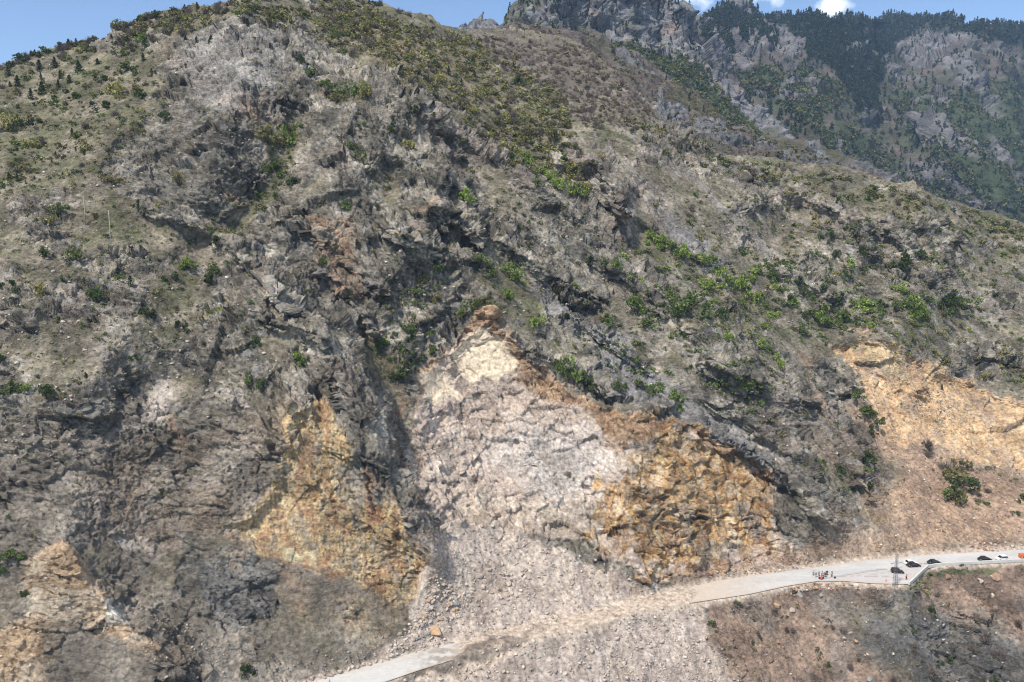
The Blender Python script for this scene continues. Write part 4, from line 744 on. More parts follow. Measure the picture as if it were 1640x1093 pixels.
#@@NEXT2
# ------------------------------------------------------------------ road
def strip(u0, u1, name, du=1.3, nrow=22):
    uu = np.arange(u0, u1, du); vi = pl(ROAD_IN, uu); vo = pl(ROAD_OUT, uu); t = np.linspace(0, 1, nrow)[:, None]
    U_ = np.repeat(uu[None], nrow, 0); V_ = vi[None] * (1 - t) + vo[None] * t
    dx_, dz_ = ray(U_, V_); y = -H / dz_; P_ = np.stack([dx_ * y, y, np.full_like(y, .03)], -1).astype(f32); e_ = perlin(P_.reshape(-1, 3) / 3.0, 210).reshape(y.shape) * 45 + perlin(P_.reshape(-1, 3) / .9, 211).reshape(y.shape) * 25; P_[..., 2] -= .5 * (sm(1105, 1040, U_ + e_) if u0 > 900 else sm(715, 775, U_ + e_)); f = P_.reshape(-1, 3); u = U_.reshape(-1); v = V_.reshape(-1)
    n1 = fbm(f * C(.35, 1, 1), 6, 3, 201); n2 = perlin(f * C(.15, 1.6, 1) , 202); n3 = fbm(f, 2, 3, 203)
    c = mixc(np.zeros_like(f) + C(.44, .43, .415), C(.51, .495, .47), sm(-.2, .3, n1)); c = mixc(c, C(.46, .445, .42), sm(.05, .4, n2) * .6)
    def ln(pts, w_): return sm(w_, w_ * .3, seg_d(u + n3 * 3, v + n3 * 1.2, pts))
    if u0 > 900:
        c = mixc(c, C(.20, .19, .18), .8 * ln([(1322, 927), (1380, 917), (1452, 907), (1490, 902)], 1.3)); c = mixc(c, C(.45, .41, .385), .7 * sm(-3, 2, samp(sdf([(1320,929),(1380,919),(1452,909),(1490,905),(1456,934),(1400,932)]), u, v)))
        c = mixc(c, C(.24, .225, .21), .6 * ln([(1385, 924), (1410, 923), (1440, 926)], 1.1)); c = mixc(c, C(.3, .28, .26), .6 * ln([(1340, 925.5), (1400, 920), (1445, 913)], .9))
        c = mixc(c, C(.62, .60, .56), .5 * ln([(1425, 932), (1455, 933)], 2)); c = mixc(c, C(.50, .42, .34), sm(1270, 1115, u + n3 * 90))
    else:
        c = mixc(c, C(.42, .36, .29), .75 * ln([(560, 1079), (620, 1064), (700, 1044), (760, 1026)], 3.2)); c = mixc(c, C(.55, .53, .49), .5)
        c = mixc(c, C(.22, .18, .14), sm(640, 740, u + n3 * 60) * sm(.0, .2, n1 + n3 * .8 + .15)); c = mixc(c, C(.40, .34, .28), sm(700, 760, u + n3 * 60)); c = mixc(c, C(.20, .165, .13), ln([(560, 1112), (640, 1090), (700, 1068), (760, 1048)], 6) * .8)
    tt = np.repeat(np.linspace(0, 1, nrow), len(uu)) + .01 * n3; lane = sum(np.exp(-((tt - q) / .035) ** 2) for q in (.22, .36, .52, .66)); c = mixc(c, C(.42, .41, .39), .35 * np.clip(lane, 0, 1) * sm(-.3, .2, n2)); edge = np.maximum(sm(.10, .0, tt), sm(.86, 1.0, tt)); c = mixc(c, C(.44, .37, .30), .8 * edge * sm(-.25, .15, n1 + n3 * .5))
    c *= (1 + .10 * n3)[:, None]
    o = grid_mesh(name, P_, np.clip(c, .03, .75), M_road); return o
M_road = rock_material("dusty_paved_road", .8, .02, .12)
strip(-175, 800, "road"); strip(1020, 1825, "road")
M_conc = plain("pale_concrete", (.55, .535, .50), .9, noise=.10, sc=.8)
def ribbon(name, uv, w_, h_, mat, z0=0.0, inward=0, label=None, cat=None, kind=None, group=None, jit=0):
    P_ = [ground(*q) for q in uv]; bm = bmesh.new(); rows = []
    for i, p in enumerate(P_):
        d = (P_[min(i + 1, len(P_) - 1)] - P_[max(i - 1, 0)]).normalized(); n = Vector((-d.y, d.x, 0)); a = p + n * inward; b = a + n * w_
        hh = h_ + random.uniform(-jit, jit); rows.append([bm.verts.new((a.x, a.y, z0)), bm.verts.new((a.x, a.y, z0 + hh)), bm.verts.new((b.x, b.y, z0 + hh)), bm.verts.new((b.x, b.y, z0))])
    for i in range(len(rows) - 1):
        for k in range(4): bm.faces.new((rows[i][k], rows[i][(k + 1) % 4], rows[i + 1][(k + 1) % 4], rows[i + 1][k]))
    bm.faces.new(rows[0]); bm.faces.new(rows[-1])
    return put(name, bm_mesh(name, bm, mat), label=label, cat=cat, kind=kind, group=group)
ribbon("kerb", [(u, float(pl(ROAD_IN, u))) for u in range(1110, 1822, 12)], .9, .14, M_conc, z0=-.1, kind="structure")
ribbon("kerb", [(u, float(pl(ROAD_IN, u))) for u in range(420, 716, 10)], .8, .14, M_conc, z0=-.1, kind="structure")
wall_uv = [(1456, 936), (1466, 927), (1476, 917), (1486, 908.5), (1500, 906), (1530, 904), (1560, 902.5), (1600, 900.5), (1640, 898.5), (1700, 895), (1770, 891), (1820, 889)]
ribbon("concrete_wall", wall_uv, .45, 1.0, M_conc, z0=-.3, inward=-.2, label="low pale concrete wall along the outer edge of the road, bending at the lay-by", cat="wall")
print("road", round(time.time() - T0, 1))
# ------------------------------------------------------------------ stones
def hull(seed, n=15):
    r = random.Random(seed); bm = bmesh.new()
    sx, sy, sz = r.uniform(.8, 1.25), r.uniform(.65, 1.0), r.uniform(.5, .85)
    for k in range(n):
        d = Vector((r.gauss(0, 1), r.gauss(0, 1), r.gauss(0, 1))).normalized() * r.uniform(.82, 1.05); bm.verts.new((d.x * sx, d.y * sy, d.z * sz))
    g = bmesh.ops.convex_hull(bm, input=bm.verts); bmesh.ops.delete(bm, geom=[x for x in g['geom_interior'] if isinstance(x, bmesh.types.BMVert)], context='VERTS')
    return bm
SCOL = {'w': (.50, .44, .385), 'k': (.56, .48, .39), 'g': (.30, .285, .265), 'r': (.32, .20, .145), 'a': (.46, .31, .19), 'm': (.42, .35, .295)}
SNAME = {'w': 'whitish', 'k': 'cream', 'g': 'grey', 'r': 'reddish-brown', 'a': 'ochre', 'm': 'pale brown'}
def stone_mat(name, c):
    m, n, l, b = new_mat(name, .9); t = n.new("ShaderNodeTexCoord"); a = n.new("ShaderNodeTexNoise"); a.inputs['Scale'].default_value = 2.2; a.inputs['Detail'].default_value = 6; a.inputs['Roughness'].default_value = .7
    l.new(t.outputs['Object'], a.inputs['Vector']); r_ = n.new("ShaderNodeValToRGB"); r_.color_ramp.elements[0].position = .32; r_.color_ramp.elements[1].position = .68
    r_.color_ramp.elements[0].color = tuple(x * .62 for x in c) + (1,); r_.color_ramp.elements[1].color = tuple(min(.8, x * 1.2) for x in c) + (1,); l.new(a.outputs['Fac'], r_.inputs['Fac']); l.new(r_.outputs['Color'], b.inputs['Base Color'])
    bp = n.new("ShaderNodeBump"); bp.inputs['Distance'].default_value = .15; l.new(a.outputs['Fac'], bp.inputs['Height']); l.new(bp.outputs['Normal'], b.inputs['Normal']); return m
BM_ = {}
for k, c in SCOL.items():
    m_ = stone_mat({'w': 'whitish', 'k': 'cream', 'g': 'grey', 'r': 'reddish', 'a': 'ochre', 'm': 'brown'}[k] + "_stone", c); BM_[k] = []
    for q in range(5):
        bm = hull(q * 7 + ord(k)); bmesh.ops.bevel(bm, geom=bm.edges[:], offset=.05, segments=1, affect='EDGES'); BM_[k].append(bm_mesh("boulder", bm, m_))
STON = """694 946 9 m,730 963 8 g,697 1008 13 a,690 995 5 w,684 1012 7 g,787 976 5 w,860 991 4 w,813 998 4 w,802 858 7 w,790 841 5 w,815 931 8 k,805 918 5 m,769 920 8 m,784 911 6 w,784 895 4 w,775 938 6 w,802 955 5 w,800 1023 5 w,807 1075 6 w,949 1041 7 m,999 1061 6 k,1004 1083 8 w,944 1065 5 w,990 1020 6 w,890 1073 6 g,905 1078 5 w,1060 975 4 w,1040 1035 5 w,1060 1026 6 w,705 846 8 m,
1571 926 10 k,1591 948 7 k,1596 921 12 r,1516 923 7 r,1283 950 8 g,1245 968 8 a,1270 976 7 m,1313 955 6 g,1371 1026 5 a,1351 1021 4 w,1362 1013 5 m,1432 1046 5 k,1393 1085 7 g,1303 1003 4 w,1283 1048 4 w,1246 1026 6 r,1136 916 7 r,1481 990 4 g,1501 993 3 w,1520 1030 4 w,1518 1020 3 w,1480 632 7 a,1468 622 5 m,1455 612 4 a,1440 600 4 m,
500 1084 6 m,487 1088 6 k,503 1090 7 k,512 1082 5 k,520 1083 5 k,528 1079 6 m,536 1076 5 k,544 1071 8 k,557 1069 6 k,565 1066 5 k,573 1066 5 m,582 1062 6 k,592 1062 4 k,602 1058 4 w,612 1056 4 w,620 1052 5 w,628 1049 6 w,636 1046 5 w,645 1042 4 m,652 1036 5 m,660 1030 6 m,650 1022 5 w,668 1020 5 g,676 1000 6 m,672 985 6 m,684 975 6 m,690 962 5 m,700 955 6 m,710 935 5 m,700 1030 4 m"""
stones = []
for t in STON.replace("\n", "").split(","):
    a, b, c, k = t.split(); stones.append((float(a), float(b), float(c), k))
r3 = np.random.default_rng(8)
def in_poly(poly, n):
    p = np.array(poly); out = []
    while len(out) < n:
        u = r3.uniform(p[:, 0].min(), p[:, 0].max(), n * 4); v = r3.uniform(p[:, 1].min(), p[:, 1].max(), n * 4); k_ = inside(u, v, poly); out += list(zip(u[k_], v[k_]))
    return out[:n]
for poly, n, ks, a, b in [([(1250,940),(1310,932),(1360,932),(1418,938),(1415,944),(1330,942),(1260,955)], 60, 'rramk', 2, 4), ([(1540,872),(1640,862),(1640,879),(1540,883)], 26, 'rmkr', 2.2, 4.5), ([(1440,600),(1500,620),(1530,665),(1480,655)], 24, 'akm', 2, 4), (TALUS, 36, 'wwmm', 2, 3.6), ([(690,930),(720,930),(740,990),(680,1020),(650,1030),(670,980)], 40, 'mmkwa', 2.5, 6), ([(750,900),(850,900),(860,960),(760,960)], 22, 'mkw', 2.5, 5), ([(760,1045),(1060,975),(1120,980),(1190,1093),(700,1093)], 34, 'wwmm', 2, 3.6)]:
    for u, v in in_poly(poly, n): stones.append((u, v, r3.uniform(a, b), ks[r3.integers(0, len(ks))]))
its = []
for u, v, px, k in stones:
    p = pt(u, v + px * .5); r_m = px * p.y / F
    o = bpy.data.objects.new("boulder", BM_[k][r3.integers(0, 5)]); COL.objects.link(o); o.location = p + Vector((0, 0, .25 * r_m)); o.scale = (r_m,) * 3; o.rotation_euler = (r3.uniform(-.5, .5), r3.uniform(-.5, .5), r3.uniform(0, 6.28))
    o["category"] = "boulder"; o["group"] = "boulders shed from the slopes onto talus and roadside"; its.append((u, v, 'huge' if px > 8 else 'large' if px > 5.5 else 'medium' if px > 3.8 else 'small', SNAME[k], o))
MARKS += [(620,1040,'rocky kerb edge of the lower road'),(540,1075,'kerb by the orange traffic cone'),(720,950,'narrow corner of the talus'),(800,860,'top of the talus cone'),(800,940,'middle of the talus cone'),(900,940,'right half of the talus cone'),(900,1000,'dirt track through the debris'),(760,1000,'muddy end of the lower road'),(990,940,'talus beside the orange face'),(820,1075,'debris under the muddy track'),(950,1050,'spilled debris below the track'),(1040,1010,'white debris below the track'),(1100,1070,'lower debris fan'),(1300,945,'rusty berm below the people'),(1390,938,'rusty berm beside the lattice utility tower'),(1600,872,'stone row above the cars'),(1550,876,'stone row above the road'),(1590,940,'bank below the concrete wall')]
assign_labels(its, lambda it: 'boulder')
lib = []
for q in range(8):
    bm = hull(900 + q, 10); bmesh.ops.triangulate(bm, faces=bm.faces[:]); bm.verts.ensure_lookup_table(); bm.verts.index_update()
    lib.append((np.array([v_.co[:] for v_ in bm.verts], f32), np.array([[x.index for x in f_.verts] for f_ in bm.faces], np.int32))); bm.free()
def rubble(name, zones, label):
    VV_, FF_, CC_ = [], [], []; n0 = 0
    for poly, n, ks, a, b in zones:
        for u, v in in_poly(poly, n):
            if pl(ROAD_IN, u) - 1 < v < pl(ROAD_OUT, u) + 1 and (not (750 < u < 1030) or r3.random() < .7): continue
            V_, F_ = lib[r3.integers(0, 8)]; rad = a + (b - a) * r3.random() ** 7; th = r3.uniform(0, 6.28); ca, sa = math.cos(th), math.sin(th); q = V_ * rad
            VV_.append(np.stack([q[:, 0] * ca - q[:, 1] * sa, q[:, 0] * sa + q[:, 1] * ca, q[:, 2]], 1) + at(u, v) + np.array([0, 0, rad * .2])); FF_.append(F_ + n0); n0 += len(V_)
            CC_.append(np.repeat(np.array([SCOL[ks[r3.integers(0, len(ks))]]]) * r3.uniform(.7, 1.2), len(V_), 0))
    put(name, mesh_np(name, np.concatenate(VV_), np.concatenate(FF_), M_rub, np.concatenate(CC_)), label=label, cat="rubble", kind="stuff")
M_rub = rock_material("broken_stone", .5, .1, .25)
rubble("talus_rubble", [(TALUS, 3400, 'wmmk', .05, .85), ([(690,880),(700,930),(660,1000),(600,1050),(700,1040),(760,960)], 600, 'wmmk', .2, 1.0), ([(760,1045),(1060,975),(1120,980),(1190,1093),(640,1093)], 2200, 'wmmk', .05, .8), ([(1000,985),(1090,985),(1160,1093),(960,1093)], 900, 'wwm', .2, .7)], "pale broken stones covering the landslide debris cone")
rubble("slope_rubble", [(R_TALUS, 2600, 'rrmka', .15, .8), ([(1430,600),(1530,630),(1560,700),(1500,700)], 500, 'akm', .2, .9), (R_BELOW, 2600, 'rrmmg', .15, .8), ([(1080,905),(1270,890),(1330,900),(1150,935)], 600, 'rrm', .15, .7), (BL_CREAM, 200, 'ka', .2, .7), ([(190,960),(300,1000),(440,1060),(620,1010),(600,1060),(480,1093),(250,1093)], 1100, 'gmm', .15, .6)], "reddish-brown rubble on the slopes above and below the road")
rubble("scree", [([(860,440),(900,470),(1040,590),(1130,655),(1250,745),(1180,725),(1020,640),(900,520)], 900, 'gwg', .15, .6), ([(0,300),(560,520),(520,640),(0,760)], 1800, 'ggwm', .2, .9), ([(1050,320),(1640,420),(1640,720),(1320,760),(1100,600)], 2600, 'gmwg', .2, .8), ([(600,300),(1000,330),(1080,600),(860,560),(620,480)], 1500, 'gwm', .2, .9), (SCAR, 500, 'wkm', .1, .5), ([(0,110),(420,60),(600,250),(400,340),(0,320)], 1000, 'gwm', .2, .9)], "loose grey stones strewn over the mountainside")
print("stones", round(time.time() - T0, 1))

# ------------------------------------------------------------------ lattice towers, poles, wires
M_steel = plain("galvanised_steel", (.36, .37, .38), .5, .3, .12, 2); M_dsteel = plain("weathered_steel", (.12, .12, .125), .6, .3, .2, 2); M_ins = plain("insulator_glass", (.10, .06, .05), .3)
def lattice(name, base, h, wb, wt, bays, arms, mat, rb, label, rotz=0.0, ins=True, cat="pylon"):
    root = bpy.data.objects.new(name, None); COL.objects.link(root); root.location = base; root.rotation_euler.z = rotz; root["label"] = label; root["category"] = cat
    wz = lambda z: wb + (wt - wb) * min(1, (z / h)) ** .8; cr = [(-1, -1), (1, -1), (1, 1), (-1, 1)]
    for cx, cy in cr:
        bm = bmesh.new()
        for i in range(bays):
            z0, z1 = h * i / bays, h * (i + 1) / bays; a, b = wz(z0) / 2, wz(z1) / 2; b_bar(bm, (cx * a, cy * a, z0 - (1.0 if i == 0 else 0)), (cx * b, cy * b, z1), rb, seg=4)
        put("leg", bm_mesh("leg", bm, mat), root)
    bm = bmesh.new()
    for i in range(bays):
        z0, z1 = h * i / bays, h * (i + 1) / bays; a, b = wz(z0) / 2, wz(z1) / 2
        for k in range(4):
            (x0, y0), (x1, y1) = cr[k], cr[(k + 1) % 4]; b_bar(bm, (x0 * a, y0 * a, z0), (x1 * b, y1 * b, z1), rb * .6, seg=4); b_bar(bm, (x1 * a, y1 * a, z0), (x0 * b, y0 * b, z1), rb * .6, seg=4); b_bar(bm, (x0 * b, y0 * b, z1), (x1 * b, y1 * b, z1), rb * .6, seg=4)
    put("bracing", bm_mesh("bracing", bm, mat), root)
    for z, L in arms:
        bm = bmesh.new(); w_ = wz(z) / 2
        for s_ in (-1, 1):
            for y in (-w_, w_): b_bar(bm, (s_ * w_, y, z), (s_ * L, 0, z + .1), rb * .7, seg=4); b_bar(bm, (s_ * w_, y, z + L * .22), (s_ * L, 0, z + .12), rb * .6, seg=4)
            for t in (.35, .7): b_bar(bm, (s_ * (w_ + (L - w_) * t), 0, z), (s_ * (w_ + (L - w_) * t), 0, z + L * .22 * (1 - t)), rb * .4, seg=4)
        a_ = put("crossarm", bm_mesh("crossarm", bm, mat), root)
        for s_ in (-1, 1):
            bm = bmesh.new(); up = .5 if h < 16 else -1.4
            for q in range(4): b_bar(bm, (s_ * L, 0, z + up * q / 4), (s_ * L, 0, z + up * (q + .7) / 4), rb * 1.6, rb * 1.1, seg=8)
            put("insulator", bm_mesh("insulator", bm, M_ins), a_)
    return root
def hpx(u, v0, v1):      # base point and the height that reaches from v0 up to v1
    p = pt(u, v0); _, z1 = ray(u, v1); return p, float(H + p.y * z1 - p.z)
b, h = hpx(1057, 200, 139); py = lattice("transmission_pylon", b, h, h * .26, h * .045, 7, [(h * .66, h * .13), (h * .78, h * .11), (h * .89, h * .085)], M_steel, .055, "tall steel lattice pylon standing on the ridge crest", .5)
pylon_top = b + Vector((0, 0, h))
b, h = hpx(1433, 941, 890); b.y = b.y; lattice("utility_tower", b, h, 1.15, .5, 11, [(h * .75, 2.0)], M_dsteel, .035, "narrow dark steel lattice utility tower beside the lay-by", .2, cat="utility tower")
tower_top = b + Vector((0, 0, h * .8))
b, h = hpx(802, 493, 438); lattice("utility_tower", b, h, .9, .35, 12, [(h * .86, 1.2)], M_dsteel, .018, "thin pale lattice mast on the rocks above the tip of the landslide", .4, cat="utility tower")
mast_top = b + Vector((0, 0, h * .9))
def pole(u, v0, v1, mat, lab):
    b, h = hpx(u, v0, v1); root = bpy.data.objects.new("utility_pole", None); COL.objects.link(root); root.location = b; root["label"] = lab; root["category"] = "utility pole"
    bm = bmesh.new(); b_bar(bm, (0, 0, -.6), (0, 0, h), .16, .10, 8); put("pole_shaft", bm_mesh("pole_shaft", bm, mat, True), root)
    bm = bmesh.new(); b_box(bm, (0, 0, h - .4), (1.5, .1, .1)); c_ = put("crossarm", bm_mesh("crossarm", bm, M_dsteel), root)
    for x in (-.7, 0, .7):
        bm = bmesh.new(); b_bar(bm, (x, 0, h - .35), (x, 0, h - .1), .05, .03); put("insulator", bm_mesh("insulator", bm, M_ins), c_)
    return b + Vector((0, 0, h - .1))
M_wood = plain("grey_wood", (.34, .31, .27), .9, noise=.25, sc=4); M_dwood = plain("dark_wood", (.12, .10, .085), .9, noise=.25, sc=4)
p1 = pole(137, 361, 318, M_wood, "thin pale pole on the grassy ledges at far left"); p2 = pole(178, 402, 337, M_wood, "tall thin pale pole beneath the dark overhanging ledge")
p3 = pole(367, 440, 412, M_dwood, "short dark pole above the grassy patch with pines"); p4 = pole(445, 470, 423, M_dwood, "dark pole standing on the brown rubble left of the orange stain")
M_wire = plain("aluminium_wire", (.2, .2, .21), .5, .4)
def wire(a, b, sag, lab, r_=.025):
    bm = bmesh.new(); pr = None
    for i in range(25):
        t = i / 24; q = a.lerp(b, t); q.z -= sag * 4 * t * (1 - t)
        if pr is not None: b_bar(bm, pr, q, r_, seg=4)
        pr = q
    put("power_line", bm_mesh("power_line", bm, M_wire), label=lab, cat="power line", group="power lines")
far = pt(560, 10) + Vector((-60, 60, 30))
for k, (z, L) in enumerate((( -8, -2.5), (-5, 0), (-2, 2.5))): wire(pylon_top + Vector((L, L * .4, z * .8)), far + Vector((L, L, z)), 12, ["lowest thin power line running from the ridge pylon to the summit", "middle thin power line running from the ridge pylon to the summit", "topmost thin power line running from the ridge pylon to the summit"][k], .04)
wire(p1, p2, 1.0, "thin wire between the two pale poles on the left slope", .015); wire(p2, p3, 3, "thin wire sagging from the tall pale pole to the short dark pole", .015); wire(p3, p4, 1.5, "thin wire between the two dark poles", .015); wire(p4, mast_top, 6, "thin wire from the dark pole across the gully to the lattice mast", .015)

# ------------------------------------------------------------------ cars
def paint(name, c): 
    m = plain(name, c, .28, 0, .04, 1.5, .5); return m
M_glass = plain("car_glass", (.02, .022, .026), .08, 0, .1, 1, .6); M_tyre = plain("tyre_rubber", (.02, .02, .02), .8); M_rim = plain("wheel_rim", (.45, .45, .46), .3, .8); M_lamp = plain("lamp_lens", (.75, .75, .72), .15); M_red = plain("tail_lamp", (.4, .02, .02), .2)
def car(name, loc, ang, mat, label, cat="car", kind="sedan"):
    root = bpy.data.objects.new(name, None); COL.objects.link(root); root.location = loc; root.rotation_euler.z = ang; root["label"] = label; root["category"] = cat; root["group"] = "vehicles parked along the road"
    L = {"sedan": 4.45, "hatch": 3.95, "pickup": 5.2}[kind]; W = .88
    lo = [(-L/2, .35), (-L/2 + .04, .72), (-L/2 + .25, .90), (-L/2 + .9, .96), (L/2 - 1.35, .92), (L/2 - .35, .76), (L/2 - .03, .58), (L/2, .34), (L/2 - .1, .24), (-L/2 + .1, .24)]
    def loft(prof, ins, mat_, nm, cut=None):
        bm = bmesh.new(); A = []
        for y, k in ((-W, ins), (-W + .10, 0), (W - .10, 0), (W, ins)):
            A.append([bm.verts.new((x * (1 - k * .02), y if not cut else y * (1 - cut * (z - prof[0][1])), z - (k * .05 if z > .6 else -k * .03))) for x, z in prof])
        n = len(prof)
        for a, b_ in zip(A, A[1:]):
            for i in range(n): bm.faces.new((a[i], a[(i + 1) % n], b_[(i + 1) % n], b_[i]))
        bm.faces.new(A[0]); bm.faces.new(A[-1]); return put(nm, bm_mesh(nm, bm, mat_), root)
    body = loft(lo, 1, mat, "body")
    if kind == "pickup": cab = [(-.1, .94), (.0, 1.62), (.95, 1.66), (1.55, .94)]
    elif kind == "hatch": cab = [(-L/2 + .15, .93), (-L/2 + .45, 1.40), (-.2, 1.48), (.35, 1.42), (1.05, .93)]
    else: cab = [(-L/2 + .55, .94), (-L/2 + 1.15, 1.36), (-.15, 1.43), (.3, 1.38), (1.1, .92)]
    loft(cab, 1, M_glass, "windows", cut=.22)
    n = len(cab); roof = [(x, z + .012) for x, z in cab[1:-1]]; x0, x1 = roof[0][0], roof[-1][0]; bm = bmesh.new(); zz = max(z for _, z in roof)
    b_box(bm, ((x0 + x1) / 2, 0, zz + .01), (x1 - x0 + .06, (W - .16) * 2, .07), bev=.03); put("roof", bm_mesh("roof", bm, mat), root)
    for s_ in (-1, 1):
        bm = bmesh.new(); wt = W * (1 - .22 * .5) + .0
        for xa, xb in ((cab[0][0], cab[1][0]), (0.1 if kind != "pickup" else .5, .1 if kind != "pickup" else .5), (cab[-1][0], cab[-2][0])): b_bar(bm, (xa, s_ * (W - .03), .93), (xb, s_ * (W - .16), zz), .035, seg=4)
        put("pillar", bm_mesh("pillar", bm, mat), root)
        for x in (-L / 2 + .85, L / 2 - .85):
            bm = bmesh.new(); b_bar(bm, (x, s_ * (W - .17), .32), (x, s_ * (W + .03), .32), .32, seg=18); wh = put("wheel", bm_mesh("wheel", bm, M_tyre), root)
            bm = bmesh.new(); b_bar(bm, (x, s_ * (W + .02), .32), (x, s_ * (W + .045), .32), .19, seg=10); put("rim", bm_mesh("rim", bm, M_rim), wh)
        bm = bmesh.new(); b_box(bm, (L / 2 - .12, s_ * .62, .66), (.16, .34, .12), bev=.03); put("headlight", bm_mesh("headlight", bm, M_lamp), root)
        bm = bmesh.new(); b_box(bm, (-L / 2 + .03, s_ * .66, .74), (.1, .28, .14), bev=.02); put("tail_light", bm_mesh("tail_light", bm, M_red), root)
        bm = bmesh.new(); b_box(bm, (.95, s_ * (W + .07), .97), (.12, .16, .12), bev=.02); put("mirror", bm_mesh("mirror", bm, mat), root)
    if kind == "pickup":
        bm = bmesh.new(); b_box(bm, (-1.35, 0, 1.15), (2.4, 1.76, .62), bev=.04); put("load_bed", bm_mesh("load_bed", bm, mat), root)
    return root
def tang(u):
    a = ground(u - 15, float(pl(ROAD_IN, u - 15))); b = ground(u + 15, float(pl(ROAD_IN, u + 15))); return math.atan2(b.y - a.y, b.x - a.x)
M_black = paint("black_paint", (.012, .013, .016)); M_white = paint("white_paint", (.80, .80, .80)); M_dgreen = paint("dark_green_paint", (.018, .024, .02)); M_orange = paint("orange_paint", (.62, .13, .035)); M_navy = paint("dark_blue_paint", (.012, .014, .028))
car("parked_car", ground(1458, 904.0), tang(1458), M_white, "white sedan almost hidden behind a black car near the wall corner")
car("parked_car", ground(1463, 907.6), tang(1463) - .05, M_black, "black sedan in front of the white one near the wall corner")
car("parked_car", ground(1437, 917.5), tang(1437) - .35, M_navy, "dark blue car in the lay-by behind the lattice utility tower", kind="hatch")
car("parked_car", ground(1496, 903.2), tang(1496), M_dgreen, "very dark green car beside the wall with a bush before it")
car("parked_car", ground(1577, 898.0), tang(1577), M_black, "black sedan parked ahead of the white hatchback")
car("parked_car", ground(1604, 896.8), tang(1604) + math.pi, M_white, "white hatchback with dark windows parked by the wall", kind="hatch")
car("pickup_truck", ground(1644.5, 893.8), tang(1640), M_orange, "orange truck cut off at the right edge of the picture", "truck", "pickup")

# ------------------------------------------------------------------ cones
M_cone = plain("orange_plastic", (.75, .14, .04), .5, noise=.05); M_cw = plain("white_band", (.8, .8, .8), .5, noise=.03)
def cone(u, v, lab, s_=1.0):
    root = bpy.data.objects.new("traffic_cone", None); COL.objects.link(root); root.location = ground(u, v) + Vector((0, 0, .03)); root.scale = (s_,) * 3; root["label"] = lab; root["category"] = "traffic cone"
    bm = bmesh.new(); b_box(bm, (0, 0, .025), (.5, .5, .05), bev=.015); put("base", bm_mesh("base", bm, M_cone), root)
    bm = bmesh.new(); b_bar(bm, (0, 0, .05), (0, 0, 1.0), .2, .035, 20); put("cone_body", bm_mesh("cone_body", bm, M_cone), root)
    bm = bmesh.new(); b_bar(bm, (0, 0, .50), (0, 0, .66), .113, .088, 20); put("band", bm_mesh("band", bm, M_cw), root)
cone(528, 1095.5, "orange traffic cone on the lower road at the bottom edge", 1.3); cone(1419, 931.5, "orange-red cone standing in the lay-by", 1.0)

# ------------------------------------------------------------------ people
def skin_obj(name, ch, mat, parent=None, sub=1):
    """ch: chains of (x, y, z, r); a chain may begin with an int pointing at an earlier vertex"""
    vs_, es_, rs_ = [], [], []
    for c in ch:
        prev = None
        for q in c:
            if isinstance(q, int): prev = q; continue
            vs_.append(q[:3]); rs_.append(q[3]); i = len(vs_) - 1
            if prev is not None: es_.append((prev, i))
            prev = i
    me = bpy.data.meshes.new(name); me.from_pydata(vs_, es_, []); me.update(); o = bpy.data.objects.new(name, me); COL.objects.link(o)
    sk = o.modifiers.new("s", 'SKIN'); sk.use_smooth_shade = True; sb = o.modifiers.new("d", 'SUBSURF'); sb.levels = sub; sb.render_levels = sub
    for i, r_ in enumerate(rs_): me.skin_vertices[0].data[i].radius = (r_, r_); me.skin_vertices[0].data[i].use_root = (i == 0)
    dg = bpy.context.evaluated_depsgraph_get(); m2 = bpy.data.meshes.new_from_object(o.evaluated_get(dg)); m2.name = name; bpy.data.objects.remove(o)
    m2.materials.clear(); m2.materials.append(mat); return put(name, m2, parent)
def cloth(n, c): return plain(n, c, .85, noise=.12, sc=20)
M_skin = plain("skin", (.42, .26, .19), .6, noise=.05); M_hair = plain("dark_hair", (.02, .015, .012), .7)
CL = {'black': cloth("black_cloth", (.015, .015, .018)), 'grey': cloth("grey_cloth", (.16, .16, .17)), 'red': cloth("red_vest_cloth", (.75, .05, .04)), 'white': cloth("white_cloth", (.75, .75, .74)), 'pink': cloth("pale_red_cloth", (.65, .22, .22)), 'dark': cloth("dark_blue_cloth", (.025, .03, .05)), 'lgrey': cloth("light_grey_cloth", (.32, .32, .33))}
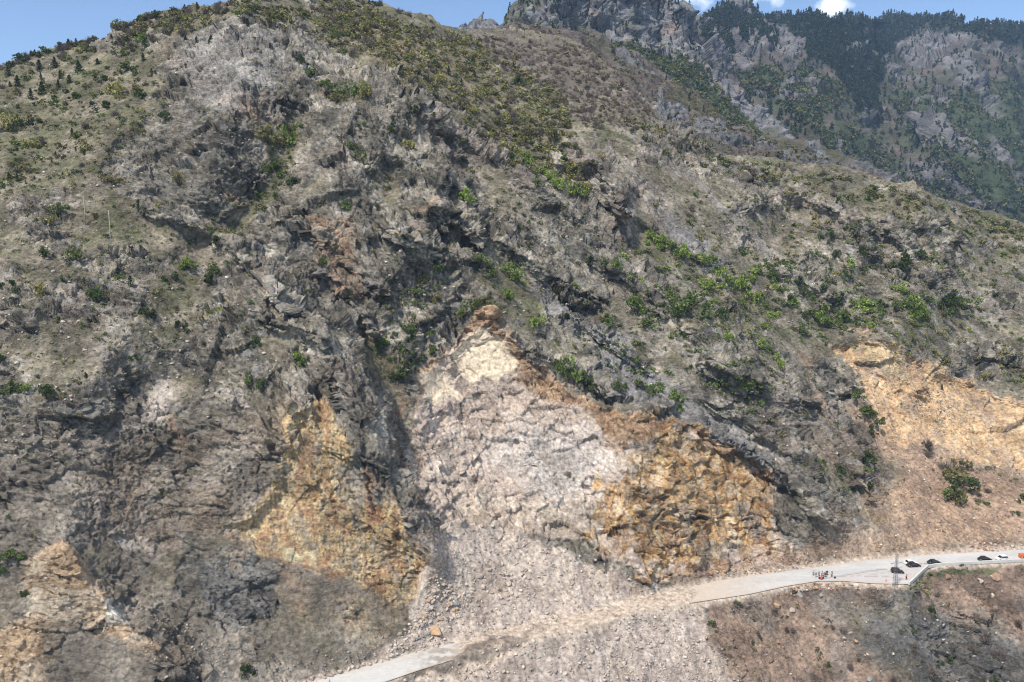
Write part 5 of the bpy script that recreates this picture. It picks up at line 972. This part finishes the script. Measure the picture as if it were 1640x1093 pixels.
def person(u, v, face, top, bottom, label, pose="stand", s_=1.0):
    root = bpy.data.objects.new("person", None); COL.objects.link(root); root.location = ground(u, v) + Vector((0, 0, .035)); root.rotation_euler.z = face; root.scale = (s_ * 1.25, s_ * 1.25, s_ * 1.05); root["label"] = label; root["category"] = "person"; root["group"] = "people on the road"
    if pose == "stand": hip, kn, ft, ch, hd, ln = .94, (.02, .50), (0, .07), 1.38, 1.62, 0
    elif pose == "lean": hip, kn, ft, ch, hd, ln = .92, (.03, .50), (0, .07), 1.32, 1.54, .22
    else: hip, kn, ft, ch, hd, ln = .38, (.36, .46), (.08, .07), .82, 1.07, .10
    hx = 0 if pose != "crouch" else -.12
    def leg(s2, g=0): return [0, (hx, s2 * .10, hip - .04, .085 + g), (kn[0] + .02 * s2, s2 * .12, kn[1], .058 + g), (ft[0], s2 * .13, .09, .040 + g)] + ([] if g else [(ft[0] + .17, s2 * .14, .045, .042)])
    def arm(s2, g=0):
        a = [1, (hx + ln, s2 * .19, ch + .02, .052 + g), (hx + ln + .03, s2 * .26, ch - .27, .040 + g), (hx + ln + .16, s2 * .22, ch - .46, .028 + g)]
        if not g: a += [(hx + ln + .21, s2 * .21, ch - .53, .030)]
        return a
    ch_ = [[(hx, 0, hip, .12), (hx + ln, 0, ch - .02, .135), (hx + ln, 0, ch + .10, .055), (hx + ln + .02, 0, hd, .095), (hx + ln + .02, 0, hd + .09, .075)], leg(1), leg(-1), arm(1), arm(-1)]
    n = 5; n_leg = 4; hands = [5 + 2 * n_leg + 3, 5 + 2 * n_leg + 4 + 3]
    for hnd, s2 in zip(hands, (1, -1)):
        for k, fl in enumerate((.065, .08, .085, .075)): 
            bx_, by_, bz_ = hx + ln + .23, s2 * .21 + (k - 1.5) * .019, ch - .57; ch_.append([hnd, (bx_, by_, bz_, .009), (bx_ + .02, by_, bz_ - fl * .55, .008), (bx_ + .02, by_, bz_ - fl, .007)])
        ch_.append([hnd, (hx + ln + .25, s2 * .17, ch - .54, .010), (hx + ln + .28, s2 * .165, ch - .58, .008)])
    skin_obj("body", ch_, M_skin, root)
    skin_obj("jacket", [[(hx, 0, hip + .02, .135), (hx + ln * .99, 0, ch - .02, .155), (hx + ln, 0, ch + .07, .075)], [1] + arm(1, .016)[1:], [1] + arm(-1, .016)[1:]], CL[top], root)
    skin_obj("trousers", [[(hx, 0, hip + .03, .128)], leg(1, .018), leg(-1, .018)], CL[bottom], root)
    bm = bmesh.new(); bmesh.ops.create_uvsphere(bm, u_segments=14, v_segments=9, radius=.108, matrix=Matrix.Translation((hx + ln + .0, 0, hd + .055)) @ Matrix.Diagonal((1.02, .88, 1.0, 1)))
    bmesh.ops.delete(bm, geom=[q for q in bm.verts if q.co.x > hx + ln + .05 and q.co.z < hd + .08], context='VERTS'); put("hair", bm_mesh("hair", bm, M_hair, True), root)
    bm = bmesh.new(); b_bar(bm, (hx + ln + .10, 0, hd + .02), (hx + ln + .135, 0, hd - .01), .008, .016, 6); fc = put("nose", bm_mesh("nose", bm, M_skin), root)
    for s2 in (-1, 1):
        bm = bmesh.new(); bmesh.ops.create_uvsphere(bm, u_segments=8, v_segments=6, radius=.012, matrix=Matrix.Translation((hx + ln + .108, s2 * .033, hd + .03))); put("eye", bm_mesh("eye", bm, M_hair, True), root)
    return root
person(1302, 922.3, .3, 'lgrey', 'grey', "person in light grey leaning forward, leftmost of the roadside group", "lean")
person(1306.7, 925.4, 1.2, 'black', 'lgrey', "person in black jacket and light grey trousers, second from the left of the group")
person(1311.3, 923.6, -.6, 'black', 'black', "person all in black at the left of the group")
person(1316.3, 924.0, 2.4, 'pink', 'dark', "person in pale red top standing behind the one in a red vest")
person(1315.2, 929.0, 1.6, 'red', 'red', "crouching person in a bright red vest at the road edge", "crouch", 1.1)
person(1312.2, 928.0, .4, 'black', 'dark', "crouching dark-clothed person left of the red vest", "crouch")
person(1318.3, 927.8, 2.8, 'dark', 'black', "crouching dark-clothed person right of the red vest", "crouch")
person(1320.2, 925.2, 1.2, 'black', 'grey', "person in black top and grey trousers in the middle of the group")
person(1321.9, 924.9, -2.0, 'dark', 'black', "person in dark blue jacket shoulder to shoulder with the middle one")
person(1324.3, 922.0, -1.6, 'black', 'dark', "person in black standing at the back of the group")
person(1331.2, 924.6, 2.6, 'white', 'lgrey', "person in a white top at the right end of the group")
person(1332.4, 924.0, 2.9, 'black', 'grey', "person in black top beside the white top at the group's end")
person(1451.5, 929.0, 2.0, 'red', 'black', "person in a red vest standing alone in the lay-by")
bm = bmesh.new(); b_box(bm, (0, 0, .3), (.55, .35, .5), bev=.08); b_bar(bm, (-.15, 0, .5), (-.1, 0, .66), .02); b_bar(bm, (.15, 0, .5), (.1, 0, .66), .02); b_bar(bm, (-.1, 0, .66), (.1, 0, .66), .02)
o = put("bag", bm_mesh("bag", bm, CL['black']), loc=ground(1337, 926.8) + Vector((0, 0, .04)), label="black bag left on the asphalt to the right of the people", cat="bag")
print("objects", round(time.time() - T0, 1))
# ------------------------------------------------------------------ the air
bm = bmesh.new(); bmesh.ops.create_cube(bm, size=1, matrix=Matrix.Translation((0, 1700, 420)) @ Matrix.Diagonal((7000, 4400, 1106, 1)))
mh = bpy.data.materials.new("air"); mh.use_nodes = True; n_ = mh.node_tree.nodes; n_.clear(); ou = n_.new("ShaderNodeOutputMaterial"); pv = n_.new("ShaderNodeVolumePrincipled")
pv.inputs['Color'].default_value = (.42, .64, 1.0, 1); pv.inputs['Density'].default_value = .00008; pv.inputs['Anisotropy'].default_value = .0
mh.node_tree.links.new(pv.outputs['Volume'], ou.inputs['Volume'])
put("haze", bm_mesh("haze", bm, mh), kind="stuff")
for m in bpy.data.materials: m.cycles.homogeneous_volume = True if hasattr(m.cycles, 'homogeneous_volume') else None
print("done", round(time.time() - T0, 1))
